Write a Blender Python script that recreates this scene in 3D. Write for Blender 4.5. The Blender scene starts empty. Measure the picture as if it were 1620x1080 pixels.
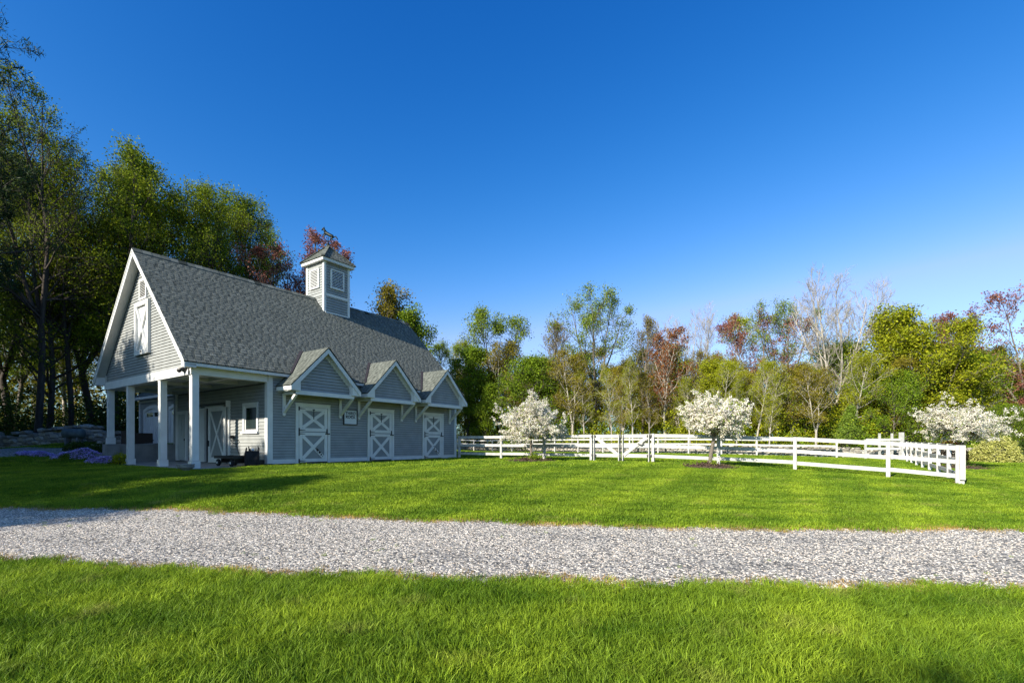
import bpy, math, random
import numpy as np
from mathutils import Vector, Matrix, Euler

S = bpy.context.scene
COL = S.collection
R = math.radians
EYE = 1.5                                   # height of the camera over the near lawn

# ---------------------------------------------------------------- camera, sky, sun, exposure
cam_data = bpy.data.cameras.new('camera')
cam = bpy.data.objects.new('camera', cam_data)
COL.objects.link(cam)
cam.location = (0, 0, EYE)
cam.rotation_euler = (R(90), 0, 0)
cam_data.sensor_width = 36.0
cam_data.lens = 17.0
cam_data.shift_y = 0.1
cam_data.clip_start = 0.1
cam_data.clip_end = 3000
S.camera = cam

SUN_TRAVEL = Vector((0.700, 0.714, 0)).normalized()     # the way the light runs over the ground
SUN_EL = R(27.5)
W = bpy.data.worlds.new('World')
S.world = W
W.use_nodes = True
nt = W.node_tree
bgn = nt.nodes['Background']
sky = nt.nodes.new('ShaderNodeTexSky')
sky.sky_type = 'NISHITA'
sky.sun_disc = False
sky.sun_elevation = SUN_EL
sky.sun_rotation = math.atan2(-SUN_TRAVEL.x, -SUN_TRAVEL.y)
sky.altitude = 0
sky.air_density = 1.0
sky.dust_density = 1.2
sky.ozone_density = 3.0
hs = nt.nodes.new('ShaderNodeHueSaturation')
hs.inputs['Saturation'].default_value = 1.10
hs.inputs['Value'].default_value = 1.0
nt.links.new(sky.outputs[0], hs.inputs['Color'])
tint = nt.nodes.new('ShaderNodeMix')
tint.data_type = 'RGBA'
tint.blend_type = 'MULTIPLY'
tint.inputs[0].default_value = 1.0
tint.inputs[7].default_value = (0.48, 0.95, 1.75, 1)
nt.links.new(hs.outputs[0], tint.inputs[6])
sepc = nt.nodes.new('ShaderNodeSeparateColor')
comb = nt.nodes.new('ShaderNodeCombineColor')
nt.links.new(tint.outputs[2], sepc.inputs[0])
def grade(i, expo, gain, cap):
    p = nt.nodes.new('ShaderNodeMath'); p.operation = 'POWER'; p.inputs[1].default_value = expo
    g = nt.nodes.new('ShaderNodeMath'); g.operation = 'MULTIPLY'; g.inputs[1].default_value = gain
    c = nt.nodes.new('ShaderNodeMath'); c.operation = 'MULTIPLY'; c.inputs[1].default_value = cap
    m = nt.nodes.new('ShaderNodeMath'); m.operation = 'MINIMUM'
    nt.links.new(sepc.outputs[i], p.inputs[0]); nt.links.new(p.outputs[0], g.inputs[0])
    nt.links.new(sepc.outputs[i], c.inputs[0])
    nt.links.new(g.outputs[0], m.inputs[0]); nt.links.new(c.outputs[0], m.inputs[1])
    nt.links.new(m.outputs[0], comb.inputs[i])
grade(1, 1.45, 1.10, 1.8)
grade(2, 1.0, 1.12, 1.12)
rp = nt.nodes.new('ShaderNodeMath'); rp.operation = 'POWER'; rp.inputs[1].default_value = 3.0
rg = nt.nodes.new('ShaderNodeMath'); rg.operation = 'MULTIPLY'; rg.inputs[1].default_value = 6.0
rc = nt.nodes.new('ShaderNodeMath'); rc.operation = 'MULTIPLY'; rc.inputs[1].default_value = 0.6
rm_ = nt.nodes.new('ShaderNodeMath'); rm_.operation = 'MINIMUM'
nt.links.new(sepc.outputs[0], rp.inputs[0]); nt.links.new(rp.outputs[0], rg.inputs[0])
nt.links.new(comb.inputs[1].links[0].from_socket, rc.inputs[0])
nt.links.new(rg.outputs[0], rm_.inputs[0]); nt.links.new(rc.outputs[0], rm_.inputs[1])
nt.links.new(rm_.outputs[0], comb.inputs[0])
nt.links.new(comb.outputs[0], bgn.inputs['Color'])
bgn.inputs['Strength'].default_value = 0.060

sun_data = bpy.data.lights.new('sun', 'SUN')
sun_data.energy = 5.0
sun_data.angle = R(0.5)
sun_data.color = (1.0, 0.92, 0.78)
sun = bpy.data.objects.new('sun', sun_data)
COL.objects.link(sun)
Lv = Vector((SUN_TRAVEL.x * math.cos(SUN_EL), SUN_TRAVEL.y * math.cos(SUN_EL), -math.sin(SUN_EL)))
sun.rotation_euler = Lv.to_track_quat('-Z', 'Y').to_euler()
sun.location = (-30, -30, 40)

S.view_settings.view_transform = 'Standard'
S.view_settings.look = 'None'
S.view_settings.exposure = 0.98
S.view_settings.gamma = 1.0
S.view_settings.use_curve_mapping = False
S.render.engine = 'CYCLES'
S.cycles.use_denoising = True
S.cycles.denoiser = 'OPENIMAGEDENOISE'
S.cycles.denoising_input_passes = 'RGB_ALBEDO_NORMAL'
S.cycles.denoising_prefilter = 'NONE'
S.cycles.max_bounces = 6
S.cycles.transparent_max_bounces = 6

# ---------------------------------------------------------------- helpers: tags, materials, mesh
def tag(o, label=None, cat=None, group=None, kind=None):
    if label: o['label'] = label
    if cat: o['category'] = cat
    if group: o['group'] = group
    if kind: o['kind'] = kind
    return o

def link(o, parent=None):
    COL.objects.link(o)
    if parent is not None:
        o.parent = parent
    return o

def empty(name, loc=(0, 0, 0), rz=0.0, label=None, cat=None, group=None):
    o = bpy.data.objects.new(name, None)
    o.empty_display_size = 0.3
    o.location = loc
    o.rotation_euler = (0, 0, rz)
    COL.objects.link(o)
    return tag(o, label, cat, group)

def principled(m):
    return m.node_tree.nodes['Principled BSDF']

def mat(name, col, rough=0.7, var=0.15, scale=6.0, bump=0.0, bscale=60.0, spec=0.3, metal=0.0, col2=None, tone=None, detail=5.0, stretch=None):
    """Procedural material: a colour broken by noise, optionally by a per-face 'tone' attribute."""
    m = bpy.data.materials.new(name)
    m.use_nodes = True
    t = m.node_tree
    p = principled(m)
    p.inputs['Roughness'].default_value = rough
    p.inputs['Metallic'].default_value = metal
    p.inputs['Specular IOR Level'].default_value = spec
    tc = t.nodes.new('ShaderNodeTexCoord')
    src = tc.outputs['Object']
    if stretch:
        mp = t.nodes.new('ShaderNodeMapping')
        mp.inputs['Scale'].default_value = stretch
        t.links.new(src, mp.inputs['Vector'])
        src = mp.outputs['Vector']
    n = t.nodes.new('ShaderNodeTexNoise')
    n.inputs['Scale'].default_value = scale
    n.inputs['Detail'].default_value = detail
    t.links.new(src, n.inputs['Vector'])
    c1 = [c * (1 - var) for c in col[:3]] + [1]
    c2 = [min(1, c * (1 + var)) for c in (col2 or col)[:3]] + [1]
    r = t.nodes.new('ShaderNodeValToRGB')
    r.color_ramp.elements[0].position = 0.3
    r.color_ramp.elements[1].position = 0.7
    r.color_ramp.elements[0].color = c1
    r.color_ramp.elements[1].color = c2
    t.links.new(n.outputs['Fac'], r.inputs['Fac'])
    out = r.outputs['Color']
    if tone is not None:
        a = t.nodes.new('ShaderNodeAttribute')
        a.attribute_name = 'tone'
        r2 = t.nodes.new('ShaderNodeValToRGB')
        els = r2.color_ramp.elements
        while len(els) < len(tone):
            els.new(0.5)
        for i, c in enumerate(tone):
            els[i].position = i / (len(tone) - 1)
            els[i].color = (*c, 1)
        t.links.new(a.outputs['Fac'], r2.inputs['Fac'])
        mx = t.nodes.new('ShaderNodeMix')
        mx.data_type = 'RGBA'
        mx.blend_type = 'MULTIPLY'
        mx.inputs[0].default_value = 1.0
        t.links.new(r2.outputs['Color'], mx.inputs[6])
        t.links.new(out, mx.inputs[7])
        out = mx.outputs[2]
    t.links.new(out, p.inputs['Base Color'])
    if bump:
        nb = t.nodes.new('ShaderNodeTexNoise')
        nb.inputs['Scale'].default_value = bscale
        nb.inputs['Detail'].default_value = 4
        t.links.new(src, nb.inputs['Vector'])
        b = t.nodes.new('ShaderNodeBump')
        b.inputs['Strength'].default_value = bump
        b.inputs['Distance'].default_value = 0.02
        t.links.new(nb.outputs['Fac'], b.inputs['Height'])
        t.links.new(b.outputs['Normal'], p.inputs['Normal'])
    return m

def leaf_mat(name, cols, trans=0.35, rough=0.55, objvar=0.12):
    """Leaves: per-face 'tone' picks among the leaf colours, light passes through the blade."""
    m = bpy.data.materials.new(name)
    m.use_nodes = True
    t = m.node_tree
    p = principled(m)
    p.inputs['Roughness'].default_value = rough
    p.inputs['Specular IOR Level'].default_value = 0.1
    a = t.nodes.new('ShaderNodeAttribute')
    a.attribute_name = 'tone'
    r = t.nodes.new('ShaderNodeValToRGB')
    els = r.color_ramp.elements
    while len(els) < len(cols):
        els.new(0.5)
    for i, c in enumerate(cols):
        els[i].position = i / (len(cols) - 1)
        els[i].color = (*c, 1)
    t.links.new(a.outputs['Fac'], r.inputs['Fac'])
    oi = t.nodes.new('ShaderNodeObjectInfo')
    mr = t.nodes.new('ShaderNodeMapRange')
    mr.inputs['To Min'].default_value = 1 - objvar
    mr.inputs['To Max'].default_value = 1 + objvar
    t.links.new(oi.outputs['Random'], mr.inputs['Value'])
    h = t.nodes.new('ShaderNodeHueSaturation')
    t.links.new(mr.outputs['Result'], h.inputs['Value'])
    t.links.new(r.outputs['Color'], h.inputs['Color'])
    t.links.new(h.outputs['Color'], p.inputs['Base Color'])
    tr = t.nodes.new('ShaderNodeBsdfTranslucent')
    t.links.new(h.outputs['Color'], tr.inputs['Color'])
    mx = t.nodes.new('ShaderNodeMixShader')
    mx.inputs['Fac'].default_value = trans
    out = t.nodes['Material Output']
    t.links.new(p.outputs[0], mx.inputs[1])
    t.links.new(tr.outputs[0], mx.inputs[2])
    t.links.new(mx.outputs[0], out.inputs['Surface'])
    return m

class MB:
    """Collects polygons and links them as ONE mesh object."""
    def __init__(s):
        s.v, s.f, s.t = [], [], []
    def poly(s, pts, faces, tone=None):
        b = len(s.v)
        s.v.extend([tuple(p) for p in pts])
        for f in faces:
            s.f.append([b + i for i in f])
            s.t.append(0.5 if tone is None else tone)
        return s
    def box(s, x0, x1, y0, y1, z0, z1, tone=None):
        return s.poly([(x0, y0, z0), (x1, y0, z0), (x1, y1, z0), (x0, y1, z0), (x0, y0, z1), (x1, y0, z1), (x1, y1, z1), (x0, y1, z1)],
                      [(0, 3, 2, 1), (4, 5, 6, 7), (0, 1, 5, 4), (1, 2, 6, 5), (2, 3, 7, 6), (3, 0, 4, 7)], tone)
    def prism(s, loop, off, tone=None):
        """A closed loop of 3-D points pushed along the vector off."""
        n = len(loop)
        a = [Vector(p) for p in loop]
        o = Vector(off)
        pts = a + [p + o for p in a]
        fs = [list(range(n))[::-1], list(range(n, 2 * n))]
        for i in range(n):
            j = (i + 1) % n
            fs.append([i, j, n + j, n + i])
        return s.poly(pts, fs, tone)
    def bar(s, a, b, w, h, up=(0, 0, 1), tone=None):
        """A rectangular bar from a to b; w across, h along up."""
        a, b = Vector(a), Vector(b)
        d = (b - a).normalized()
        u = Vector(up)
        side = d.cross(u)
        if side.length < 1e-4:
            side = d.cross(Vector((1, 0, 0)))
        side.normalize()
        u = side.cross(d).normalized()
        q = []
        for p in (a, b):
            for sx, sy in ((-1, -1), (1, -1), (1, 1), (-1, 1)):
                q.append(p + side * (sx * w / 2) + u * (sy * h / 2))
        return s.poly(q, [(3, 2, 1, 0), (4, 5, 6, 7), (0, 1, 5, 4), (1, 2, 6, 5), (2, 3, 7, 6), (3, 0, 4, 7)], tone)
    def tube(s, pts, rad, n=8, cap=True, tone=None):
        pts = [Vector(p) for p in pts]
        if not hasattr(rad, '__len__'):
            rad = [rad] * len(pts)
        b = len(s.v)
        ref = Vector((0.31, 0.57, 0.76))
        k = len(pts)
        for i, p in enumerate(pts):
            d = (pts[min(i + 1, k - 1)] - pts[max(i - 1, 0)]).normalized()
            x = d.cross(ref)
            if x.length < 0.05:
                x = d.cross(Vector((1, 0, 0)))
            x.normalize()
            y = d.cross(x)
            for j in range(n):
                a = 2 * math.pi * j / n
                s.v.append(tuple(p + (x * math.cos(a) + y * math.sin(a)) * rad[i]))
        for i in range(k - 1):
            for j in range(n):
                q = b + i * n
                j2 = (j + 1) % n
                s.f.append([q + j, q + j2, q + n + j2, q + n + j])
                s.t.append(0.5 if tone is None else tone)
        if cap:
            s.f.append([b + j for j in range(n)][::-1]); s.t.append(0.5)
            s.f.append([b + (k - 1) * n + j for j in range(n)]); s.t.append(0.5)
        return s
    def lathe(s, prof, n=16, c=(0, 0, 0), tone=None):
        b = len(s.v)
        for r, z in prof:
            for j in range(n):
                a = 2 * math.pi * j / n
                s.v.append((c[0] + r * math.cos(a), c[1] + r * math.sin(a), c[2] + z))
        for i in range(len(prof) - 1):
            for j in range(n):
                j2 = (j + 1) % n
                s.f.append([b + i * n + j, b + i * n + j2, b + (i + 1) * n + j2, b + (i + 1) * n + j])
                s.t.append(0.5)
        s.f.append([b + j for j in range(n)][::-1]); s.t.append(0.5)
        s.f.append([b + (len(prof) - 1) * n + j for j in range(n)]); s.t.append(0.5)
        return s
    def mesh(s, name, m, smooth=False):
        me = bpy.data.meshes.new(name)
        me.from_pydata(s.v, [], s.f)
        if any(abs(t - 0.5) > 1e-6 for t in s.t):
            at = me.attributes.new('tone', 'FLOAT', 'FACE')
            at.data.foreach_set('value', s.t)
        me.materials.append(m)
        if smooth:
            me.polygons.foreach_set('use_smooth', [True] * len(me.polygons))
        me.update()
        return me
    def build(s, name, m, parent=None, kind=None, smooth=False):
        o = bpy.data.objects.new(name, s.mesh(name, m, smooth))
        link(o, parent)
        if kind:
            o['kind'] = kind
        return o

def np_mesh(name, V, F, m, tone=None, smooth=False):
    """Fast mesh from arrays; F is (n,3) or (n,4)."""
    me = bpy.data.meshes.new(name)
    k = F.shape[1]
    me.vertices.add(len(V))
    me.vertices.foreach_set('co', np.asarray(V, dtype=np.float32).ravel())
    me.loops.add(F.size)
    me.loops.foreach_set('vertex_index', np.asarray(F, dtype=np.int32).ravel())
    me.polygons.add(len(F))
    me.polygons.foreach_set('loop_start', np.arange(0, F.size, k, dtype=np.int32))
    me.polygons.foreach_set('loop_total', np.full(len(F), k, dtype=np.int32))
    if smooth:
        me.polygons.foreach_set('use_smooth', np.ones(len(F), dtype=bool))
    me.update(calc_edges=True)
    if tone is not None:
        at = me.attributes.new('tone', 'FLOAT', 'FACE')
        at.data.foreach_set('value', np.asarray(tone, dtype=np.float32))
    me.materials.append(m)
    return me

# ---------------------------------------------------------------- the barn's frame: u along the ridge, v along the gable
BO = (-10.57, 15.99)
BD1 = (0.571, 0.821)
BD2 = (-0.821, 0.571)
BROT = math.atan2(0.821, 0.571)
FLOOR = -0.81                                # porch slab, relative to the eye
def B(u, v):
    return (BO[0] + u * BD1[0] + v * BD2[0], BO[1] + u * BD1[1] + v * BD2[1])
FENCE0 = B(13.04, 0)
def FN(t):                                   # along the paddock's front fence
    return (FENCE0[0] + 0.821 * t, FENCE0[1] - 0.571 * t)

# ---------------------------------------------------------------- terrain height
CP = [(0, -10, -1.5), (-20, -10, -1.4), (20, -10, -1.5), (0, 0, -1.5), (-4, 3, -1.5), (4, 3, -1.5), (0, 3, -1.5), (-6.3, 6, -1.47), (5.3, 5, -1.5),
      (0, 5.2, -1.49), (-11.6, 11, -1.43), (-3.3, 9.5, -1.44), (3, 8.3, -1.46), (9, 8.3, -1.47), (14, 8, -1.48), (-8, 13, -1.12), (-11, 14.5, -.92),
      (-6, 13.5, -1.1), (0, 12, -1.22), (0, 17, -.95), (5, 14, -1.2), (10, 12, -1.4), (7.2, 17.2, -.88), (.9, 22, -.8), (18, 12, -1.45), (20, 18, -1.3),
      (21.9, 23.5, -1.2), (28, 31, -1.1), (35, 25, -1.2), (40, 40, -1), (8, 30, -.8), (14, 26, -.9), (20, 28, -1.0), (12, 38, -.8), (4, 45, -.8),
      (-5, 50, -.8), (24, 33, -1.0), (0, 35, -.8), (-18.8, 20, -.68), (-15, 17.2, -.86), (-20, 22, -.52), (-24, 29, -.33), (-30, 29, -.3), (-35, 22, -.45),
      (-30, 15, -1.0), (-20, 14, -1.05), (-25, 10, -1.3), (-40, 40, -.2), (-20, 35, -.1), (-12, 45, -.2), (-25, 45, -.1),
      (100, 120, 0), (-100, 120, 0), (100, 0, -1.5), (-100, 0, -1), (0, -100, -1.5), (0, 160, 0)]
for u_, v_, z_ in [(0, -.8, -.9), (2, -1.2, -.86), (5, -1.2, -.84), (8, -1.2, -.82), (11, -1.2, -.8), (13, -1, -.79), (2.5, 0, -.82), (6, 0, -.82), (10, 0, -.8), (13, 0, -.78),
                   (0, 3, -.86), (-.4, 6, -.86), (3, 9, -.03), (8, 10, -.08), (13, 10, -.2), (3, 14, -.03), (-1, 12, -.36), (-.7, 8.8, -.62), (3, 19, -.03)]:
    CP.append((*B(u_, v_), z_))
for t_, z_ in [(3.14, -.78), (5.7, -.78), (8.3, -.79), (10.96, -.79), (13.64, -.86), (16.23, -.97), (18.88, -1.12), (20.58, -1.27)]:
    CP.append((*FN(t_), z_))
CP = np.array(CP)
def _phi(r2):
    return np.sqrt(r2 + 2.0)
_n = len(CP)
_A = np.zeros((_n + 3, _n + 3))
_d2 = ((CP[:, None, :2] - CP[None, :, :2]) ** 2).sum(-1)
_A[:_n, :_n] = _phi(_d2) - np.eye(_n) * 0.02
_A[:_n, _n:] = np.c_[np.ones(_n), CP[:, :2]]
_A[_n:, :_n] = _A[:_n, _n:].T
_w = np.linalg.solve(_A, np.r_[CP[:, 2], 0, 0, 0])
def hrel(x, y):
    """Ground height relative to the eye, for arrays."""
    x = np.atleast_1d(np.asarray(x, float)).copy(); y = np.atleast_1d(np.asarray(y, float)).copy()
    cx = np.clip(x, -110, 110); cy = np.clip(y, -100, 150)
    z = _w[_n] + _w[_n + 1] * cx + _w[_n + 2] * cy
    for i in range(_n):
        z = z + _w[i] * _phi((cx - CP[i, 0]) ** 2 + (cy - CP[i, 1]) ** 2)
    z = z + 0.012 * np.sin(x * 1.3 + y * 0.4) * np.cos(y * 0.9 - x * 0.3)
    z = np.clip(z, -1.7, 0.6)
    # under the barn and its porch the ground is cut flat
    dx, dy = x - BO[0], y - BO[1]
    u = dx * BD1[0] + dy * BD1[1]; v = dx * BD2[0] + dy * BD2[1]
    ins = (u > -0.05) & (u < 13.2) & (v > 0.02) & (v < 8.2)
    z = np.where(ins, np.minimum(z, FLOOR - 0.09), z)
    return z
def gz(x, y):
    return float(hrel(x, y)[0]) + EYE
def at(px, Y):
    """The ground point seen at photograph column px, Y metres away."""
    x = (px - 810) / 765 * Y
    return (x, Y, gz(x, Y))

# drive edges: near edge and far edge, as polylines
NEAR = np.array([(-40, 19), (-22, 13.0), (-12, 8.6), (-6.35, 5.98), (-4.2, 5.7), (-1.9, 5.44), (0, 5.2), (1.8, 5.03), (5.3, 4.97), (9, 4.9), (20, 4.6), (60, 3)])
FAR = np.array([(-40, 27), (-22, 16.6), (-11.7, 10.9), (-7.5, 10.2), (-3.3, 9.5), (0, 8.75), (2.95, 8.3), (8.8, 8.28), (14, 8.25), (20, 8.2), (60, 8)])
def near_y(x): return np.interp(x, NEAR[:, 0], NEAR[:, 1])
def far_y(x): return np.interp(x, FAR[:, 0], FAR[:, 1])

# lines of the woods' edge (stone wall behind the paddock): Y of the wall for each X
BACK0 = np.array(B(13.04 + 19.4 - 0, 0))     # on the back fence line
def BK(t, off=0.0):                          # along the back fence, off = metres behind it
    return (BACK0[0] + 0.821 * t + 0.571 * off, BACK0[1] - 0.571 * t + 0.821 * off)
WALL = np.array([BK(-24, 1.6), BK(-12, 1.5), BK(0, 1.6), BK(10, 1.4), BK(20, 1.6), (26.6, 33.0), (30.5, 32.6), (36, 33.6), (46, 36)])
LWALL = np.array([(-46, 30.5), (-36, 30.0), (-29, 29.4), (-24, 29.2), (-19, 30.5), (-15, 33), (-9, 40)])
def wood_y(x):
    return np.where(x < -9, np.interp(x, LWALL[:, 0], LWALL[:, 1]), np.interp(x, WALL[:, 0], WALL[:, 1]))

# ---------------------------------------------------------------- materials
WHITE = mat('white_paint', (0.60, 0.60, 0.585), 0.55, 0.07, 3.0, 0.08, 90)
FENCE_WHITE = mat('fence_white_paint', (0.40, 0.39, 0.37), 0.65, 0.17, 5.0, 0.25, 60, stretch=(1, 1, 1))
SIDING = mat('grey_siding_paint', (0.265, 0.275, 0.27), 0.6, 0.10, 2.5, 0.1, 40)
PANEL = mat('grey_panel_paint', (0.22, 0.235, 0.24), 0.6, 0.08, 3.0, 0.08, 70)
SHINGLE = mat('asphalt_shingle', (0.74, 0.76, 0.73), 0.95, 0.22, 40.0, 0.25, 220, 0.1, tone=[(0.046, 0.052, 0.047), (0.165, 0.172, 0.157), (0.30, 0.305, 0.28)])
DECK = mat('roof_underlay', (0.05, 0.055, 0.055), 0.9, 0.2, 10)
FLASH = mat('dark_flashing', (0.03, 0.025, 0.025), 0.5, 0.2, 8)
GAP_SHADE = mat('shadow_line_backing', (0.05, 0.052, 0.055), 0.9, 0.2, 6)  # dark backing seen in clapboard gaps, painted to deepen their shadow lines
CEIL = mat('porch_ceiling_paint', (0.42, 0.44, 0.42), 0.7, 0.06, 4)
CONC = mat('concrete', (0.26, 0.25, 0.235), 0.9, 0.2, 3.0, 0.3, 30)
CONC_D = mat('retaining_wall_concrete', (0.20, 0.20, 0.195), 0.9, 0.25, 2.0, 0.3, 25)
DARK = mat('unlit_black', (0.02, 0.02, 0.02), 0.9, 0.2, 5)  # near-black colour stands in for the unlit depth behind openings
IRON = mat('black_iron', (0.012, 0.012, 0.013), 0.5, 0.2, 20, spec=0.5)
RUBBER = mat('black_rubber', (0.015, 0.015, 0.016), 0.8, 0.2, 20)
COPPER = mat('verdigris_bronze', (0.012, 0.017, 0.015), 0.5, 0.4, 14, metal=0.4)
GLASSM = mat('window_glass', (0.02, 0.03, 0.03), 0.05, 0.1, 3, spec=0.8)
SIGNM = mat('sign_board', (0.55, 0.58, 0.60), 0.5, 0.05, 4)
INK = mat('sign_ink', (0.015, 0.02, 0.02), 0.6, 0.1, 6)
STONE = mat('field_stone', (0.9, 0.88, 0.84), 0.9, 0.25, 7.0, 0.5, 30, tone=[(0.17, 0.155, 0.135), (0.38, 0.35, 0.30), (0.60, 0.56, 0.49)])
URN = mat('cast_stone', (0.20, 0.195, 0.18), 0.9, 0.3, 12, 0.4, 40)
WICKER = mat('brown_wicker', (0.05, 0.034, 0.024), 0.8, 0.3, 40, 0.4, 80)
TANKM = mat('tank_paint', (0.10, 0.13, 0.125), 0.6, 0.25, 5)
FABRIC = mat('black_canvas', (0.014, 0.014, 0.018), 0.9, 0.3, 9, 0.4, 60)
MULCHM = mat('bark_mulch', (0.085, 0.052, 0.036), 0.95, 0.45, 18, 0.9, 40)
BARK_D = mat('dark_bark', (0.055, 0.045, 0.038), 0.95, 0.35, 8, 0.7, 25, stretch=(1, 1, 0.25))
BARK_M = mat('grey_brown_bark', (0.15, 0.125, 0.10), 0.95, 0.3, 8, 0.7, 25, stretch=(1, 1, 0.25))
BARK_L = mat('pale_grey_bark', (0.33, 0.295, 0.25), 0.95, 0.3, 6, 0.6, 25, stretch=(1, 1, 0.3))
L_YEL = leaf_mat('leaf_yellow_green', [(0.103, 0.138, 0.007), (0.259, 0.284, 0.013), (0.431, 0.414, 0.021)])
L_TALL = leaf_mat('leaf_backlit_green', [(0.055, 0.095, 0.008), (0.15, 0.205, 0.012), (0.33, 0.37, 0.022)], trans=0.5)
L_LIGHT = leaf_mat('leaf_light_green', [(0.079, 0.135, 0.013), (0.191, 0.263, 0.022), (0.334, 0.398, 0.040)])
L_MID = leaf_mat('leaf_mid_green', [(0.047, 0.094, 0.007), (0.134, 0.208, 0.013), (0.288, 0.360, 0.022)])
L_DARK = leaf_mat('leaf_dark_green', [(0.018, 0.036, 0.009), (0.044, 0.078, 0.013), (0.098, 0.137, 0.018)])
L_OLIVE = leaf_mat('leaf_olive_bud', [(0.123, 0.087, 0.014), (0.217, 0.181, 0.017), (0.304, 0.268, 0.026)])
L_RED = leaf_mat('leaf_red_bronze', [(0.13, 0.035, 0.016), (0.25, 0.085, 0.030), (0.36, 0.17, 0.05)])
L_PINK = leaf_mat('leaf_maroon', [(0.12, 0.038, 0.036), (0.23, 0.085, 0.065), (0.33, 0.16, 0.095)])
L_NEEDLE = leaf_mat('pine_needle', [(0.010, 0.022, 0.008), (0.022, 0.043, 0.013), (0.042, 0.072, 0.019)], trans=0.1)
L_JUN = leaf_mat('juniper_scale', [(0.055, 0.095, 0.013), (0.113, 0.173, 0.018), (0.200, 0.255, 0.029)], trans=0.15)
L_GOLD = leaf_mat('golden_shrub_leaf', [(0.24, 0.25, 0.05), (0.48, 0.47, 0.12), (0.66, 0.63, 0.25)], trans=0.2)
PETAL = leaf_mat('white_petal', [(0.22, 0.21, 0.10), (0.66, 0.60, 0.48), (0.84, 0.79, 0.71)], trans=0.3, objvar=0.02)
PHLOX = leaf_mat('phlox_petal', [(0.36, 0.27, 0.62), (0.62, 0.50, 0.88), (0.78, 0.70, 0.95)], trans=0.2, objvar=0.05)

def ground_mat():
    m = bpy.data.materials.new('turf_soil')
    m.use_nodes = True
    t = m.node_tree
    p = principled(m)
    p.inputs['Roughness'].default_value = 0.95
    p.inputs['Specular IOR Level'].default_value = 0.1
    tc = t.nodes.new('ShaderNodeTexCoord')
    def noise(scale, detail=6):
        n = t.nodes.new('ShaderNodeTexNoise')
        n.inputs['Scale'].default_value = scale
        n.inputs['Detail'].default_value = detail
        t.links.new(tc.outputs['Object'], n.inputs['Vector'])
        return n.outputs['Fac']
    def ramp(fac, a, b, p0=.35, p1=.65):
        r = t.nodes.new('ShaderNodeValToRGB')
        r.color_ramp.elements[0].position = p0; r.color_ramp.elements[1].position = p1
        r.color_ramp.elements[0].color = (*a, 1); r.color_ramp.elements[1].color = (*b, 1)
        t.links.new(fac, r.inputs['Fac'])
        return r.outputs['Color']
    def mix(f, a, b):
        x = t.nodes.new('ShaderNodeMix'); x.data_type = 'RGBA'
        if hasattr(f, 'links') or not isinstance(f, (int, float)):
            t.links.new(f, x.inputs[0])
        else:
            x.inputs[0].default_value = f
        t.links.new(a, x.inputs[6]); t.links.new(b, x.inputs[7])
        return x.outputs[2]
    g1 = ramp(noise(9.0), (0.055, 0.095, 0.006), (0.13, 0.165, 0.010))
    g2 = ramp(noise(0.7, 3), (0.070, 0.110, 0.006), (0.16, 0.19, 0.012))
    g = mix(0.5, g1, g2)
    f = ramp(noise(3.0), (0.018, 0.013, 0.008), (0.065, 0.048, 0.028))
    a = t.nodes.new('ShaderNodeAttribute'); a.attribute_name = 'wood'
    t.links.new(mix(a.outputs['Fac'], g, f), p.inputs['Base Color'])
    b = t.nodes.new('ShaderNodeBump'); b.inputs['Strength'].default_value = 0.8; b.inputs['Distance'].default_value = 0.05
    t.links.new(noise(25.0), b.inputs['Height'])
    t.links.new(b.outputs['Normal'], p.inputs['Normal'])
    return m
GROUND = ground_mat()

def gravel_mat():
    m = bpy.data.materials.new('crushed_stone_bed')
    m.use_nodes = True
    t = m.node_tree
    p = principled(m)
    p.inputs['Roughness'].default_value = 0.9
    tc = t.nodes.new('ShaderNodeTexCoord')
    v = t.nodes.new('ShaderNodeTexVoronoi'); v.inputs['Scale'].default_value = 24.0
    t.links.new(tc.outputs['Object'], v.inputs['Vector'])
    r = t.nodes.new('ShaderNodeValToRGB')
    cs = [(0.0, (0.06, 0.056, 0.05)), (0.4, (0.15, 0.138, 0.12)), (0.7, (0.26, 0.24, 0.21)), (1.0, (0.42, 0.39, 0.34))]
    while len(r.color_ramp.elements) < 4: r.color_ramp.elements.new(0.5)
    for e, (q, c) in zip(r.color_ramp.elements, cs):
        e.position = q; e.color = (*c, 1)
    sp = t.nodes.new('ShaderNodeSeparateColor')
    t.links.new(v.outputs['Color'], sp.inputs[0])
    t.links.new(sp.outputs[0], r.inputs['Fac'])
    t.links.new(r.outputs['Color'], p.inputs['Base Color'])
    b = t.nodes.new('ShaderNodeBump'); b.inputs['Strength'].default_value = 1.0; b.inputs['Distance'].default_value = 0.02; b.invert = True
    t.links.new(v.outputs['Distance'], b.inputs['Height'])
    t.links.new(b.outputs['Normal'], p.inputs['Normal'])
    return m
GRAVEL = gravel_mat()

def pebble_mat():
    m = bpy.data.materials.new('crushed_stone')
    m.use_nodes = True
    t = m.node_tree
    p = principled(m)
    p.inputs['Roughness'].default_value = 0.85
    oi = t.nodes.new('ShaderNodeObjectInfo')
    r = t.nodes.new('ShaderNodeValToRGB')
    cs = [(0.0, (0.15, 0.138, 0.12)), (0.25, (0.40, 0.365, 0.315)), (0.5, (0.58, 0.525, 0.455)), (0.72, (0.70, 0.635, 0.555)), (0.9, (0.58, 0.45, 0.32)), (1.0, (0.80, 0.74, 0.66))]
    while len(r.color_ramp.elements) < 6: r.color_ramp.elements.new(0.5)
    for e, (q, c) in zip(r.color_ramp.elements, cs):
        e.position = q; e.color = (*c, 1)
    t.links.new(oi.outputs['Random'], r.inputs['Fac'])
    t.links.new(r.outputs['Color'], p.inputs['Base Color'])
    return m
PEBBLE = pebble_mat()

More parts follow.
